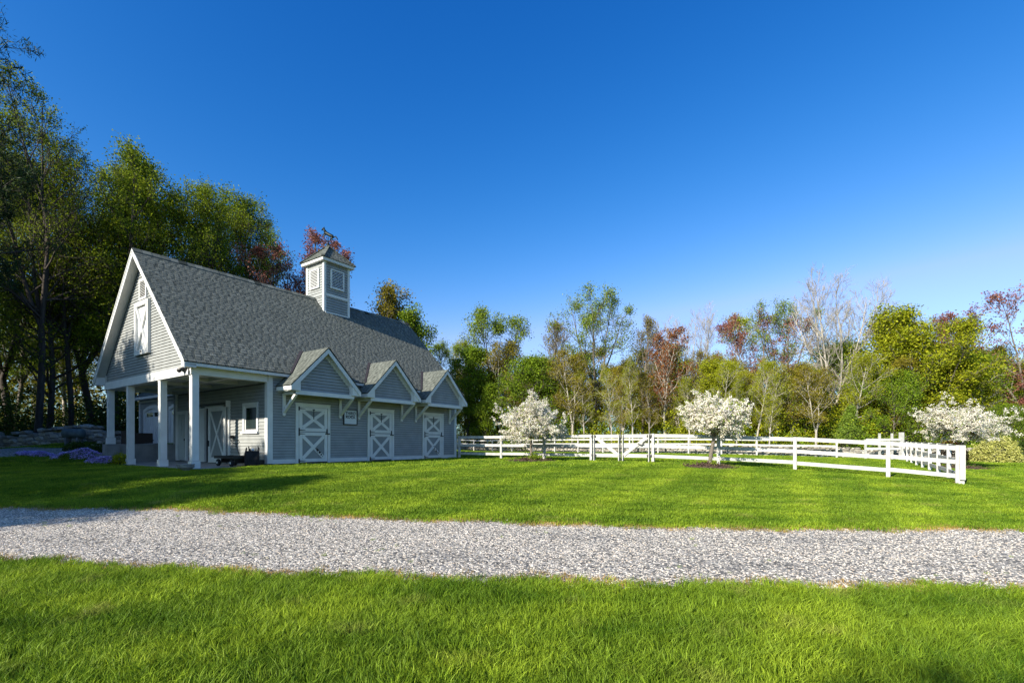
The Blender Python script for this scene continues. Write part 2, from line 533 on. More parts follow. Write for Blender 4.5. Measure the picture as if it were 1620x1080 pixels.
def grass_mat(name, dark, light, dry, dry_amt=0.12):
    """Blades: patches come from noise over the lawn, blade to blade from the instance's random number."""
    m = bpy.data.materials.new(name)
    m.use_nodes = True
    t = m.node_tree
    p = principled(m)
    p.inputs['Roughness'].default_value = 0.5
    p.inputs['Specular IOR Level'].default_value = 0.12
    oi = t.nodes.new('ShaderNodeObjectInfo')
    def noise(scale, detail, st=(1, 1, 1)):
        mp = t.nodes.new('ShaderNodeMapping'); mp.inputs['Scale'].default_value = st
        mp.inputs['Rotation'].default_value = (0, 0, R(-14))
        t.links.new(oi.outputs['Location'], mp.inputs['Vector'])
        n = t.nodes.new('ShaderNodeTexNoise'); n.inputs['Scale'].default_value = scale; n.inputs['Detail'].default_value = detail
        t.links.new(mp.outputs['Vector'], n.inputs['Vector'])
        return n.outputs['Fac']
    def ramp(fac, a, b, p0, p1):
        r = t.nodes.new('ShaderNodeValToRGB')
        r.color_ramp.elements[0].position = p0; r.color_ramp.elements[1].position = p1
        r.color_ramp.elements[0].color = (*a, 1); r.color_ramp.elements[1].color = (*b, 1)
        t.links.new(fac, r.inputs['Fac'])
        return r.outputs['Color']
    def mix(f, a, b, mode='MIX'):
        x = t.nodes.new('ShaderNodeMix'); x.data_type = 'RGBA'; x.blend_type = mode
        if isinstance(f, (int, float)): x.inputs[0].default_value = f
        else: t.links.new(f, x.inputs[0])
        t.links.new(a, x.inputs[6]); t.links.new(b, x.inputs[7])
        return x.outputs[2]
    big = ramp(noise(0.8, 4, (0.5, 1.7, 1)), dark, light, 0.36, 0.62)
    rnd = ramp(oi.outputs['Random'], tuple(c * 0.72 for c in dark), tuple(c * 1.25 for c in light), 0.0, 1.0)
    c = mix(0.45, big, rnd)
    dt = t.nodes.new('ShaderNodeVectorMath'); dt.operation = 'DOT_PRODUCT'; dt.inputs[1].default_value = (0.86, -0.51, 0)
    t.links.new(oi.outputs['Location'], dt.inputs[0])
    ms = t.nodes.new('ShaderNodeMath'); ms.operation = 'MULTIPLY'; ms.inputs[1].default_value = 3.3
    t.links.new(dt.outputs['Value'], ms.inputs[0])
    ad = t.nodes.new('ShaderNodeMath'); ad.operation = 'MULTIPLY_ADD'; ad.inputs[1].default_value = 2.2
    t.links.new(noise(0.25, 2), ad.inputs[0]); t.links.new(ms.outputs[0], ad.inputs[2])
    sn = t.nodes.new('ShaderNodeMath'); sn.operation = 'SINE'
    t.links.new(ad.outputs[0], sn.inputs[0])
    stripe = ramp(sn.outputs[0], (0.74, 0.80, 0.8), (1.10, 1.06, 1.0), 0.0, 0.55)
    c = mix(0.75, c, stripe, 'MULTIPLY')
    a = t.nodes.new('ShaderNodeAttribute'); a.attribute_name = 'tone'
    tn = ramp(a.outputs['Fac'], (0.6, 0.62, 0.6), (1.4, 1.32, 1.1), 0.0, 1.0)
    c = mix(1.0, c, tn, 'MULTIPLY')
    dr = ramp(noise(1.7, 5), (0, 0, 0), (1, 1, 1), 0.60, 0.80)
    rgb = t.nodes.new('ShaderNodeRGB'); rgb.outputs[0].default_value = (*dry, 1)
    ml = t.nodes.new('ShaderNodeMath'); ml.operation = 'MULTIPLY'; ml.inputs[1].default_value = dry_amt * 3
    t.links.new(dr, ml.inputs[0])
    c = mix(ml.outputs[0], c, rgb.outputs[0])
    t.links.new(c, p.inputs['Base Color'])
    tr = t.nodes.new('ShaderNodeBsdfTranslucent'); t.links.new(c, tr.inputs['Color'])
    mx = t.nodes.new('ShaderNodeMixShader'); mx.inputs['Fac'].default_value = 0.35
    t.links.new(p.outputs[0], mx.inputs[1]); t.links.new(tr.outputs[0], mx.inputs[2])
    t.links.new(mx.outputs[0], t.nodes['Material Output'].inputs['Surface'])
    return m
GRASS = grass_mat('grass_blade', (0.064, 0.150, 0.010), (0.272, 0.380, 0.032), (0.42, 0.36, 0.11), 0.2)
STRAW = grass_mat('dry_grass_blade', (0.26, 0.17, 0.055), (0.48, 0.34, 0.13), (0.30, 0.24, 0.10), 0.1)

# ---------------------------------------------------------------- ground, drive, gravel lot
def axis_steps(lo, hi, a, b, fine, grow=1.25):
    xs = list(np.arange(a, b + 1e-6, fine))
    s = fine
    while xs[-1] < hi:
        s *= grow; xs.append(xs[-1] + s)
    s = fine
    while xs[0] > lo:
        s *= grow; xs.insert(0, xs[0] - s)
    return np.array(xs)
def sheet(name, xs, ys, zf, m, parent=None, mask=None, attr=None):
    X, Y = np.meshgrid(xs, ys)
    Z = zf(X.ravel(), Y.ravel())
    V = np.c_[X.ravel(), Y.ravel(), Z]
    nx, ny = len(xs), len(ys)
    i = np.arange((nx - 1) * (ny - 1)); r = i // (nx - 1); c = i % (nx - 1)
    q = r * nx + c
    F = np.c_[q, q + 1, q + nx + 1, q + nx]
    if mask is not None:
        cx = V[F, 0].mean(1); cy = V[F, 1].mean(1)
        F = F[mask(cx, cy)]
        used = np.unique(F); mp = -np.ones(len(V), int); mp[used] = np.arange(len(used))
        V = V[used]; F = mp[F]
    me = np_mesh(name, V, F, m, smooth=True)
    if attr:
        for k, fn in attr.items():
            a = me.attributes.new(k, 'FLOAT', 'POINT')
            a.data.foreach_set('value', np.asarray(fn(V[:, 0], V[:, 1]), dtype=np.float32))
    return link(bpy.data.objects.new(name, me), parent)

def wood_mask(x, y):
    d = y - wood_y(x) + 0.6 * np.sin(x * 1.7) + 0.4 * np.sin(x * 4.1)
    return np.clip(d / 1.5, 0, 1)
g = sheet('ground', axis_steps(-900, 900, -45, 48, 0.4), axis_steps(-500, 1200, -6, 56, 0.4), lambda x, y: hrel(x, y) + EYE, GROUND, attr={'wood': wood_mask})
g['kind'] = 'structure'

def strip(name, xs, ya, yb, n, lift, m):
    V, F = [], []
    tt = np.linspace(0, 1, n)
    for x in xs:
        a, b = float(ya(x)), float(yb(x))
        wob = 0.06 * math.sin(x * 2.3) + 0.05 * math.sin(x * 5.7 + 1) + 0.03 * math.sin(x * 13.1)
        wo2 = 0.06 * math.sin(x * 1.9 + 2) + 0.05 * math.sin(x * 6.3) + 0.03 * math.sin(x * 11.7 + 1)
        yy = (a + wob) + (b + wo2 - a - wob) * tt
        zz = hrel(np.full(n, x), yy) + EYE + lift
        V += [(x, yy[i], zz[i]) for i in range(n)]
    V = np.array(V)
    i = np.arange((len(xs) - 1) * (n - 1)); r = i // (n - 1); c = i % (n - 1)
    q = r * n + c
    F = np.c_[q, q + n, q + n + 1, q + 1]
    return np_mesh(name, V, F, m, smooth=True)
road = link(bpy.data.objects.new('gravel_drive', strip('gravel_drive', np.arange(-40, 40.1, 0.2), near_y, far_y, 22, 0.012, GRAVEL)))
road['kind'] = 'structure'
lot = link(bpy.data.objects.new('gravel_lot', strip('gravel_lot', np.arange(-46, -18.2, 0.25), lambda x: np.interp(x, [-46, -32, -22, -20.0, -18], [14.5, 17.6, 19.2, 22.0, 25.5]), lambda x: np.interp(x, [-46, -30, -24, -18], [27.5, 27.5, 27, 25.9]), 18, 0.012, GRAVEL)))
lot['kind'] = 'structure'

# ---------------------------------------------------------------- scatter: one object of many blades or stones
HIDDEN = {}
def src_collection(name, meshes):
    c = bpy.data.collections.new(name)
    for me in meshes:
        c.objects.link(bpy.data.objects.new(me.name, me))
    return c
def scatter(obj, coll, density, smin, smax, seed, attr=None, tilt=0.15, lift=0.0):
    ng = bpy.data.node_groups.new(obj.name + '_scatter', 'GeometryNodeTree')
    ng.interface.new_socket('Geometry', in_out='INPUT', socket_type='NodeSocketGeometry')
    ng.interface.new_socket('Geometry', in_out='OUTPUT', socket_type='NodeSocketGeometry')
    N = ng.nodes
    gi, go = N.new('NodeGroupInput'), N.new('NodeGroupOutput')
    dp = N.new('GeometryNodeDistributePointsOnFaces')
    dp.inputs['Seed'].default_value = seed
    if attr:
        na = N.new('GeometryNodeInputNamedAttribute'); na.data_type = 'FLOAT'; na.inputs['Name'].default_value = attr
        mu = N.new('ShaderNodeMath'); mu.operation = 'MULTIPLY'; mu.inputs[1].default_value = density
        ng.links.new(na.outputs['Attribute'], mu.inputs[0])
        ng.links.new(mu.outputs[0], dp.inputs['Density'])
    else:
        dp.inputs['Density'].default_value = density
    ci = N.new('GeometryNodeCollectionInfo')
    ci.inputs['Collection'].default_value = coll
    ci.inputs['Separate Children'].default_value = True
    ci.inputs['Reset Children'].default_value = True
    io = N.new('GeometryNodeInstanceOnPoints')
    io.inputs['Pick Instance'].default_value = True
    rv = N.new('FunctionNodeRandomValue'); rv.data_type = 'FLOAT_VECTOR'
    rv.inputs[0].default_value = (-tilt, -tilt, 0); rv.inputs[1].default_value = (tilt, tilt, 6.2832)
    rv.inputs['Seed'].default_value = seed + 1
    rs = N.new('FunctionNodeRandomValue'); rs.data_type = 'FLOAT'
    rs.inputs[2].default_value = smin; rs.inputs[3].default_value = smax
    rs.inputs['Seed'].default_value = seed + 2
    L = ng.links
    L.new(gi.outputs[0], dp.inputs['Mesh'])
    L.new(dp.outputs['Points'], io.inputs['Points'])
    L.new(ci.outputs[0], io.inputs['Instance'])
    L.new(rv.outputs[0], io.inputs['Rotation'])
    L.new(rs.outputs[1], io.inputs['Scale'])
    L.new(io.outputs[0], go.inputs[0])
    md = obj.modifiers.new('scatter', 'NODES')
    md.node_group = ng
    return obj

def tuft(name, seed, blades, rad, hmin, hmax, w, m, lean=(0.25, 0.12)):
    r = np.random.default_rng(seed)
    V, F, T = [], [], []
    for k in range(blades):
        a = r.uniform(0, 6.283); q = rad * math.sqrt(r.uniform())
        x, y = q * math.cos(a), q * math.sin(a)
        h = r.uniform(hmin, hmax)
        d = r.uniform(0, 6.283)
        bx, by = h * (lean[0] * r.uniform(.3, 1.3) + r.normal(0, .22)), h * (lean[1] * r.uniform(.3, 1.3) + r.normal(0, .22))
        sx, sy = math.cos(d) * w / 2, math.sin(d) * w / 2
        b = len(V)
        V += [(x - sx, y - sy, -0.01), (x + sx, y + sy, -0.01), (x + bx * .4 - sx * .8, y + by * .4 - sy * .8, h * .6), (x + bx * .4 + sx * .8, y + by * .4 + sy * .8, h * .6), (x + bx, y + by, h * .95)]
        F += [(b, b + 1, b + 3), (b, b + 3, b + 2), (b + 2, b + 3, b + 4)]
        T += [r.uniform()] * 3
    return np_mesh(name, np.array(V), np.array(F), m, tone=T)

NEARC = src_collection('near_tufts', [tuft('tuft', i, 24, 0.06, 0.03, 0.095, 0.005, GRASS, lean=(.2 + .2 * i, .1)) for i in range(5)])
MIDC = src_collection('mid_tufts', [tuft('tuft', 20 + i, 40, 0.12, 0.03, 0.06, 0.009, GRASS, lean=(.1 + .25 * i, .05)) for i in range(4)])
FARC = src_collection('far_tufts', [tuft('tuft', 40 + i, 60, 0.26, 0.025, 0.055, 0.018, GRASS, lean=(.1, .05)) for i in range(4)])
DRYC = src_collection('dry_tufts', [tuft('tuft', 60 + i, 14, 0.06, 0.02, 0.055, 0.0045, STRAW, lean=(.1, .1)) for i in range(3)])

def in_barn(x, y, pad=0.0):
    dx, dy = x - BO[0], y - BO[1]
    u = dx * BD1[0] + dy * BD1[1]; v = dx * BD2[0] + dy * BD2[1]
    a = (u > -0.1 - pad) & (u < 13.1 + pad) & (v > -0.08 - pad) & (v < 8.45 + pad)
    b = (u > 1.5) & (u < 14) & (v > 8.2) & (v < 19)
    return a | b
MULCH = [(*at(841, 22.1)[:2], 1.05, .85), (*at(1123, 17.7)[:2], 0.92, .75), (*at(1518, 23.5)[:2], 1.25, .9)]
def edge_d(x, y):
    """Signed metres outside the drive (negative on the stones)."""
    w = 0.07 * np.sin(x * 3.1 + 0.5) + 0.05 * np.sin(x * 7.3) + 0.04 * np.sin(x * 17.0 + y * 3)
    return np.maximum(near_y(x) - y, y - far_y(x)) + w
def lawn_density(x, y):
    d = np.clip(edge_d(x, y) / 0.16 + 0.15, 0, 1)
    d = d * (~in_barn(x, y)) * (wood_mask(x, y) < 0.4)
    for mx, my, a, b in MULCH:
        d = d * ((((x - mx) / a) ** 2 + ((y - my) / b) ** 2) > 1.0)
    lotm = (x < -18.3) & (y > np.interp(x, [-46, -32, -22, -20.0, -18], [14.5, 17.6, 19.2, 22.0, 25.5])) & (y < np.interp(x, [-46, -30, -24, -18], [27.5, 27.5, 27, 25.9]))
    return d * (~lotm)
hz = lambda x, y: hrel(x, y) + EYE + 0.004
def view(x, y, pad=2.0):
    return np.abs(x) < 1.08 * y + pad
near = sheet('grass', np.arange(-12, 12.01, 0.15), np.arange(1.2, 7.0, 0.15), hz, GROUND, mask=lambda x, y: view(x, y, 4.5) & (y < near_y(x) + .3), attr={'density': lawn_density})
mid = sheet('grass', np.arange(-26, 27.01, 0.2), np.arange(7.0, 18.01, 0.2), hz, GROUND, mask=lambda x, y: view(x, y, 5) & (y > far_y(x) - .3) & ~in_barn(x, y), attr={'density': lawn_density})
fargr = sheet('grass', np.arange(-40, 44.01, 0.4), np.arange(18.0, 54.01, 0.4), hz, GROUND, mask=lambda x, y: view(x, y) & (y < wood_y(x) + 1) & ~in_barn(x, y), attr={'density': lawn_density})
for o, c, dn, lab, a, b, sd in ((near, NEARC, 520, 'long bright green lawn grass in front of the gravel drive', .75, 1.25, 1), (mid, MIDC, 150, 'mown lawn grass between the gravel drive and the barn', .8, 1.3, 5), (fargr, FARC, 26, 'short mown grass round the fence and in the paddock', .8, 1.3, 9)):
    tag(o, lab, 'grass', kind='stuff')
    scatter(o, c, dn, a, b, sd, 'density')
def dry_density(x, y):
    d = edge_d(x, y)
    n = 0.5 + 0.5 * np.sin(x * 0.9 + 1.0) * np.sin(x * 2.7) 
    return np.where((d > -0.22) & (d < 0.16), 0.15 + 0.85 * n, 0.0)
dry = sheet('dry_grass', np.arange(-14, 14.01, 0.12), np.arange(4.4, 12.0, 0.12), hz, GROUND, mask=lambda x, y: view(x, y) & (np.abs(edge_d(x, y)) < 0.3), attr={'density': dry_density})
tag(dry, 'straw coloured dry grass fringe along the gravel drive', 'dry grass', kind='stuff')
scatter(dry, DRYC, 330, .7, 1.3, 15, 'density')

POSTS = [FN(t) for t in (3.14, 5.7, 8.2, 9.64, 11.05, 13.64, 16.23, 18.88, 20.66)]
def post_density(x, y):
    d = np.min([np.hypot(x - p[0], y - p[1]) + .05 * np.sin(x * 19) for p in POSTS], axis=0)
    return np.clip(1.5 - d / .16, 0, 1)
VV, FF = [], []
for p in POSTS:
    b = len(VV)
    for j in range(7):
        for i in range(7):
            x, y = p[0] - .3 + .1 * i, p[1] - .3 + .1 * j
            VV.append((x, y, gz(x, y) + .006))
    for j in range(6):
        for i in range(6):
            FF.append((b + j * 7 + i, b + j * 7 + i + 1, b + j * 7 + i + 8, b + j * 7 + i + 7))
pg = link(bpy.data.objects.new('dry_grass', np_mesh('dry_grass', np.array(VV), np.array(FF), GROUND)))
at_ = pg.data.attributes.new('density', 'FLOAT', 'POINT')
VV = np.array(VV)
at_.data.foreach_set('value', post_density(VV[:, 0], VV[:, 1]).astype(np.float32))
tag(pg, 'dead brown grass round the feet of the front fence posts', 'dry grass', kind='stuff')
scatter(pg, DRYC, 160, .8, 1.6, 18, 'density')

def pebble(name, seed):
    import bmesh
    r = random.Random(seed)
    bm = bmesh.new()
    bmesh.ops.create_icosphere(bm, subdivisions=1, radius=1.0)
    sx, sy, szz = r.uniform(.7, 1.25), r.uniform(.6, 1.0), r.uniform(.4, .7)
    for v in bm.verts:
        k = r.uniform(.78, 1.2)
        v.co = Vector((v.co.x * sx * k, v.co.y * sy * k, v.co.z * szz * k))
    me = bpy.data.meshes.new(name)
    bm.to_mesh(me); bm.free()
    me.materials.append(PEBBLE)
    return me
PEBC = src_collection('pebbles', [pebble('pebble', i) for i in range(6)])
def stone_density(x, y):
    d = edge_d(x, y)
    rut = .55 + .45 * np.clip(np.abs(np.abs((y - near_y(x)) / (far_y(x) - near_y(x)) - .5) - .22) / .10, 0, 1)
    return np.clip(-d / 0.12 + 0.25, 0, 1) * np.clip(rut + .25 * np.sin(x * 1.7) * np.sin(y * 2.3), .3, 1)
def weed_density(x, y):
    d = edge_d(x, y)
    n = np.sin(x * 2.1 + 3) * np.sin(y * 3.3 + x) * np.sin(x * .7 - y)
    return np.where((d < -.1) & (n > .35), 1.0, 0.02) * (d < -.05)
wd_ = sheet('weeds', np.arange(-14, 12.01, 0.2), np.arange(4.4, 12.0, 0.2), lambda x, y: hrel(x, y) + EYE + .002, GRAVEL, mask=lambda x, y: view(x, y) & (edge_d(x, y) < .1), attr={'density': weed_density})
tag(wd_, 'small weeds coming up through the gravel of the drive', 'weeds', kind='stuff')
scatter(wd_, NEARC, 6, .3, .7, 31, 'density')
gs = sheet('gravel', np.arange(-20, 17.01, 0.2), np.arange(4.4, 14.01, 0.2), lambda x, y: hrel(x, y) + EYE + 0.014, GRAVEL, mask=lambda x, y: view(x, y, 5.0) & (edge_d(x, y) < 0.35), attr={'density': stone_density})
# the carrier of the stones lies just under the drive's own sheet
for v in gs.data.vertices: v.co.z -= 0.009
tag(gs, 'pale crushed stone gravel covering the drive', 'gravel', kind='stuff')
scatter(gs, PEBC, 2700, .0075, .020, 21, 'density', tilt=0.6)

# ---------------------------------------------------------------- the barn
DZ = -FLOOR
def bb(mb, name, m, parent, kind=None, smooth=False):
    """Build a barn piece whose z was given relative to the eye."""
    mb.v = [(p[0], p[1], p[2] + DZ) for p in mb.v]
    return mb.build(name, m, parent, kind, smooth)

def clap(fr, a0, a1, z0, z1, a0t=None, a1t=None, but=0.032):
    a0t = a0 if a0t is None else a0t
    a1t = a1 if a1t is None else a1t
    P = [fr(a0, 0, z0), fr(a1, 0, z0), fr(a1, but, z0), fr(a0, but, z0), fr(a0t, 0, z1), fr(a1t, 0, z1), fr(a1t, .005, z1), fr(a0t, .005, z1)]
    return MB().poly(P, [(0, 3, 2, 1), (4, 5, 6, 7), (0, 1, 5, 4), (1, 2, 6, 5), (2, 3, 7, 6), (3, 0, 4, 7)])

def siding(parent, fr, z0, z1, h, span, joined=False):
    """Clapboards from z0 to z1; span(z) gives the list of (a0, a1) open stretches at height z."""
    z = z0
    all_ = MB()
    while z < z1 - 0.02:
        zt = min(z + h, z1)
        bot, top = span(z + 0.002), span(zt - 0.002)
        if len(bot) != len(top):
            top = bot = span((z + zt) / 2)
        for (a0, a1), (b0, b1) in zip(bot, top):
            if a1 - a0 < 0.05:
                continue
            b = clap(fr, a0, a1, z, zt - 0.011, b0, max(b1, b0 + .01))
            if joined:
                all_.poly(b.v, b.f)
            else:
                bb(b, 'clapboard', SIDING, parent)
        z += h
    if joined:
        return bb(all_, 'siding', SIDING, parent, kind='stuff')

def shingles(parent, P0, es, et, en, length, srange, e=0.145, w=0.24, seed=0, name='shingles'):
    r = random.Random(seed)
    P0, es, et, en = Vector(P0), Vector(es).normalized(), Vector(et).normalized(), Vector(en).normalized()
    FS_ = [(0, 1, 2, 3), (3, 2, 4, 5), (0, 3, 5), (1, 4, 2)]
    if es.cross(et).dot(en) < 0:
        FS_ = [f[::-1] for f in FS_]
    m = MB()
    t0 = 0.0
    j = 0
    while t0 < length - 0.02:
        t1 = min(t0 + e + 0.01, length)
        s0, s1 = srange(t0 + e * .5)
        s = s0 - r.uniform(0, w)
        up_ = r.random() < .5
        while s < s1:
            up_ = not up_
            ww = w * (r.uniform(.45, .95) if up_ else r.uniform(.22, .6))
            a, b = max(s, s0), min(s + ww - .004, s1)
            s += ww
            if b - a < .03:
                continue
            hgt = r.uniform(.010, .014) if up_ else .004
            q = lambda ss, tt, hh: P0 + es * ss + et * tt + en * hh
            dd = 0
            m.poly([q(a, t0 + dd, 0), q(b, t0 + dd, 0), q(b, t0 + dd, hgt), q(a, t0 + dd, hgt), q(b, t1, .003), q(a, t1, .003)],
                   FS_, tone=min(1, max(0, r.gauss(.50 if up_ else .30, .07))))  # low slots get a darker tone that imitates the shadow in them
        t0 += e
        j += 1
    return bb(m, name, SHINGLE, parent, kind='stuff')

barn = empty('barn', (*BO, EYE + FLOOR), BROT, 'grey clapboard horse barn with white trim, three gabled stall hoods and a louvred cupola', 'barn')

# --- floor and foundation
bb(MB().box(-.12, 2.53, -.10, 8.0, FLOOR - .35, FLOOR), 'porch_slab', CONC, barn)
bb(MB().box(2.56, 13.0, .03, 8.3, FLOOR - .4, -.76), 'foundation', CONC_D, barn)
rw = bb(MB().box(-.06, 2.53, 8.0, 8.4, FLOOR - .4, 0.0).box(-.45, -.06, 8.05, 8.35, FLOOR - .3, -.42).box(-.10, .36, 7.93, 8.46, FLOOR - .4, -.003), 'retaining_wall', CONC_D, barn)

# --- walls (backing boards behind the clapboards)
ZB, ZP = 2.31, 2.615                      # underside of the porch beam, underside of the eave board
fw = bb(MB().box(2.53, 13.04, 0.004, .16, -.76, ZP), 'front_wall', GAP_SHADE, barn)
pw = MB()
for a, b, z0, z1 in ((.16, .75, -.76, ZP), (.75, 1.72, -.76, .60), (.75, 1.72, 1.50, ZP), (1.72, 3.5, -.76, ZP), (3.5, 5.0, 1.52, ZP), (5.0, 8.36, -.76, ZP)):
    pw.box(2.534, 2.68, a, b, z0, z1)
porch_wall = bb(pw, 'porch_wall', GAP_SHADE, barn)
bb(MB().box(2.53, 13.04, 8.2, 8.36, -.76, ZP), 'back_wall', SIDING, barn)
bb(MB().box(12.88, 13.036, .16, 8.2, -.76, ZP), 'end_wall', SIDING, barn)
bb(MB().prism([(12.9, .1, ZP), (12.9, 8.26, ZP), (12.9, 4.18, 7.0)], (.12, 0, 0)), 'end_gable', SIDING, barn)
SL = (7.30 - 2.71) / 4.48
def roof_z(v): return 2.71 + (v + .3) * SL if v <= 4.18 else 2.71 + (8.66 - v) * SL
gable = bb(MB().prism([(0.004, 0, ZP), (0.004, 8.36, ZP), (0.004, 8.36, roof_z(8.36) - .16), (0.004, 4.18, 7.12), (0.004, 0, roof_z(0) - .16)], (.12, 0, 0)), 'gable_wall', GAP_SHADE, barn)
# clapboards of the gable, cut by the roof
def gspan(z):
    k = (z + .20 - 2.71) / SL - .3
    a, b = max(.14, k), min(8.22, 8.36 - k)
    return [(a, b)] if b - a > .05 else []
siding(gable, lambda a, o, z: (-o, a, z), 2.625, 6.92, .107, gspan)
# clapboards of the stall front
DOORS = [3.62, 7.07, 10.50]
def fspan(z):
    out, a = [], 2.70
    if z < 1.59:
        for d in DOORS:
            out.append((a, d)); a = d + 1.53
    out.append((a, 12.92))
    return out
siding(fw, lambda a, o, z: (a, -o, z), -.585, 2.61, .107, fspan)
def pspan(z):
    cut = []
    if z > .47 and z < 1.60: cut.append((.62, 1.84))
    if z < 1.60: cut.append((2.82, 5.52))
    if z < 1.52: cut.append((6.72, 7.86))
    out, a = [], .02
    for c, d in cut:
        out.append((a, c)); a = d
    out.append((a, 8.0))
    return out
siding(porch_wall, lambda a, o, z: (2.53 - o, a, z), -.60, 2.28, .13, pspan)

# --- trim
m = MB()
segs, a = [], 2.70
for d in DOORS:
    segs.append((a, d - .003)); a = d + 1.533
segs.append((a, 12.92))
for a, b in segs:
    bb(MB().box(a, b, -.036, .0, -.75, -.588), 'baseboard', WHITE, barn)
bb(MB().box(2.535, 2.70, -.04, .0, -.74, ZP).box(2.492, 2.533, -.04, .15, -.74, ZB), 'corner_board', WHITE, barn)
bb(MB().box(12.92, 13.08, -.04, .0, -.74, ZP).box(13.04, 13.08, .0, .16, -.74, ZP), 'corner_board', WHITE, barn)
bb(MB().box(-.04, 2.53, 0.0, .30, ZB, ZP), 'porch_beam', WHITE, barn)
bb(MB().box(-.042, .26, .302, 8.40, ZB, ZP), 'porch_beam', WHITE, barn)
bb(MB().box(.0, 2.53, 8.05, 8.38, ZB, ZP), 'porch_beam', WHITE, barn)
bb(MB().box(2.70, 12.92, -.035, .0, 2.5, ZP), 'frieze_board', WHITE, barn)
cl = bb(MB().box(.26, 2.53, .3, 8.05, 2.46, 2.5), 'porch_ceiling', CEIL, barn)
for v_ in (1.9, 4.1, 6.3):
    bb(MB().box(.26, 2.53, v_, v_ + .2, 2.33, 2.458), 'ceiling_beam', CEIL, barn)
bb(MB().box(1.3, 1.5, .3, 8.05, 2.34, 2.457), 'ceiling_beam', CEIL, barn)
bb(MB().box(2.36, 2.53, .3, 8.05, 2.29, 2.459), 'ceiling_beam', CEIL, barn)
# gable corner trim strips beside the siding
bb(MB().box(-.034, 0, 0, .14, ZP + .002, roof_z(.07) - .17), 'corner_board', WHITE, barn)
bb(MB().box(-.034, 0, 8.22, 8.36, ZP + .002, roof_z(.07) - .17), 'corner_board', WHITE, barn)

# --- columns
for v0, zb in ((0.02, -.84), (2.60, -.84), (5.76, -.86), (8.05, 0.0)):
    c = bb(MB().box(.0, .21, v0, v0 + .21, zb + .28, ZB), 'column', WHITE, barn)
    bb(MB().box(-.03, .24, v0 - .03, v0 + .24, zb, zb + .27), 'plinth', WHITE, c)
    bb(MB().box(-.008, .218, v0 - .008, v0 + .218, ZB - .06, ZB - .003), 'capital', WHITE, c)

# --- main roof
def chev(u0, du, zoff, th, v0=-.3, v1=8.66):
    t = [(u0, v0, 2.71 + zoff), (u0, 4.18, 7.30 + zoff), (u0, v1, 2.71 + zoff)]
    b = [(p[0], p[1], p[2] - th) for p in t][::-1]
    mm = MB()
    mm.prism([t[0], t[1], b[1], b[2]], (du, 0, 0))
    mm.prism([t[1], t[2], b[0], b[1]], (du, 0, 0))
    return mm
roof = bb(chev(-.34, 13.72, 0, .06), 'roof', DECK, barn)
slope_len = math.hypot(4.48, 4.59)
et = (0, 4.48, 4.59); en = (0, -4.59, 4.48)
shingles(roof, (-.37, -.34, 2.675), (1, 0, 0), et, en, slope_len + .05, lambda t: (0, 13.78), seed=3)
shingles(roof, (-.37, 8.70, 2.675), (1, 0, 0), (0, -4.48, 4.59), (0, 4.59, 4.48), slope_len + .05, lambda t: (0, 13.78), e=.28, w=.6, seed=4)
for k in range(46):
    u0 = -.37 + k * .3
    bb(MB().prism([(u0, 4.02, 7.16), (u0, 4.18, 7.325), (u0, 4.34, 7.16), (u0, 4.34, 7.18), (u0, 4.18, 7.345), (u0, 4.02, 7.18)], (.298, 0, .004 + .006 * (k % 2)), tone=.3 + .4 * ((k * 37) % 10) / 10), 'ridge_cap', SHINGLE, roof)
bb(chev(-.32, .31, -.062, .03, -.28, 8.64), 'soffit', WHITE, roof)
bb(chev(13.05, .30, -.062, .03, -.28, 8.64), 'soffit', WHITE, roof)
bb(chev(-.355, .034, -.061, .20), 'rake_board', WHITE, roof)
bb(chev(13.36, .034, -.061, .20), 'rake_board', WHITE, roof)
bb(chev(-.375, .03, .0, .062), 'drip_edge', WHITE, roof)
bb(MB().box(-.32, 13.36, -.30, -.27, 2.545, 2.645), 'eave_board', WHITE, roof)
bb(MB().box(-.32, 13.36, 8.63, 8.66, 2.545, 2.645), 'eave_board', WHITE, roof)
bb(MB().box(-.3, 13.3, -.27, -.002, 2.60, 2.614), 'eave_soffit', WHITE, roof)
bb(MB().box(-.3, 13.3, 8.40, 8.63, 2.60, 2.614), 'eave_soffit', WHITE, roof)
# boxed cornice returns at the foot of the gable
for s in (0, 1):
    q = [(-.322, -.30, 2.50), (-.322, .02, 2.50), (-.322, .02, 2.84), (-.322, -.30, 2.62)]
    if s: q = [(p[0], 8.36 - p[1], p[2]) for p in q]
    bb(MB().prism(q, (.318, 0, 0)), 'cornice_return', WHITE, roof)

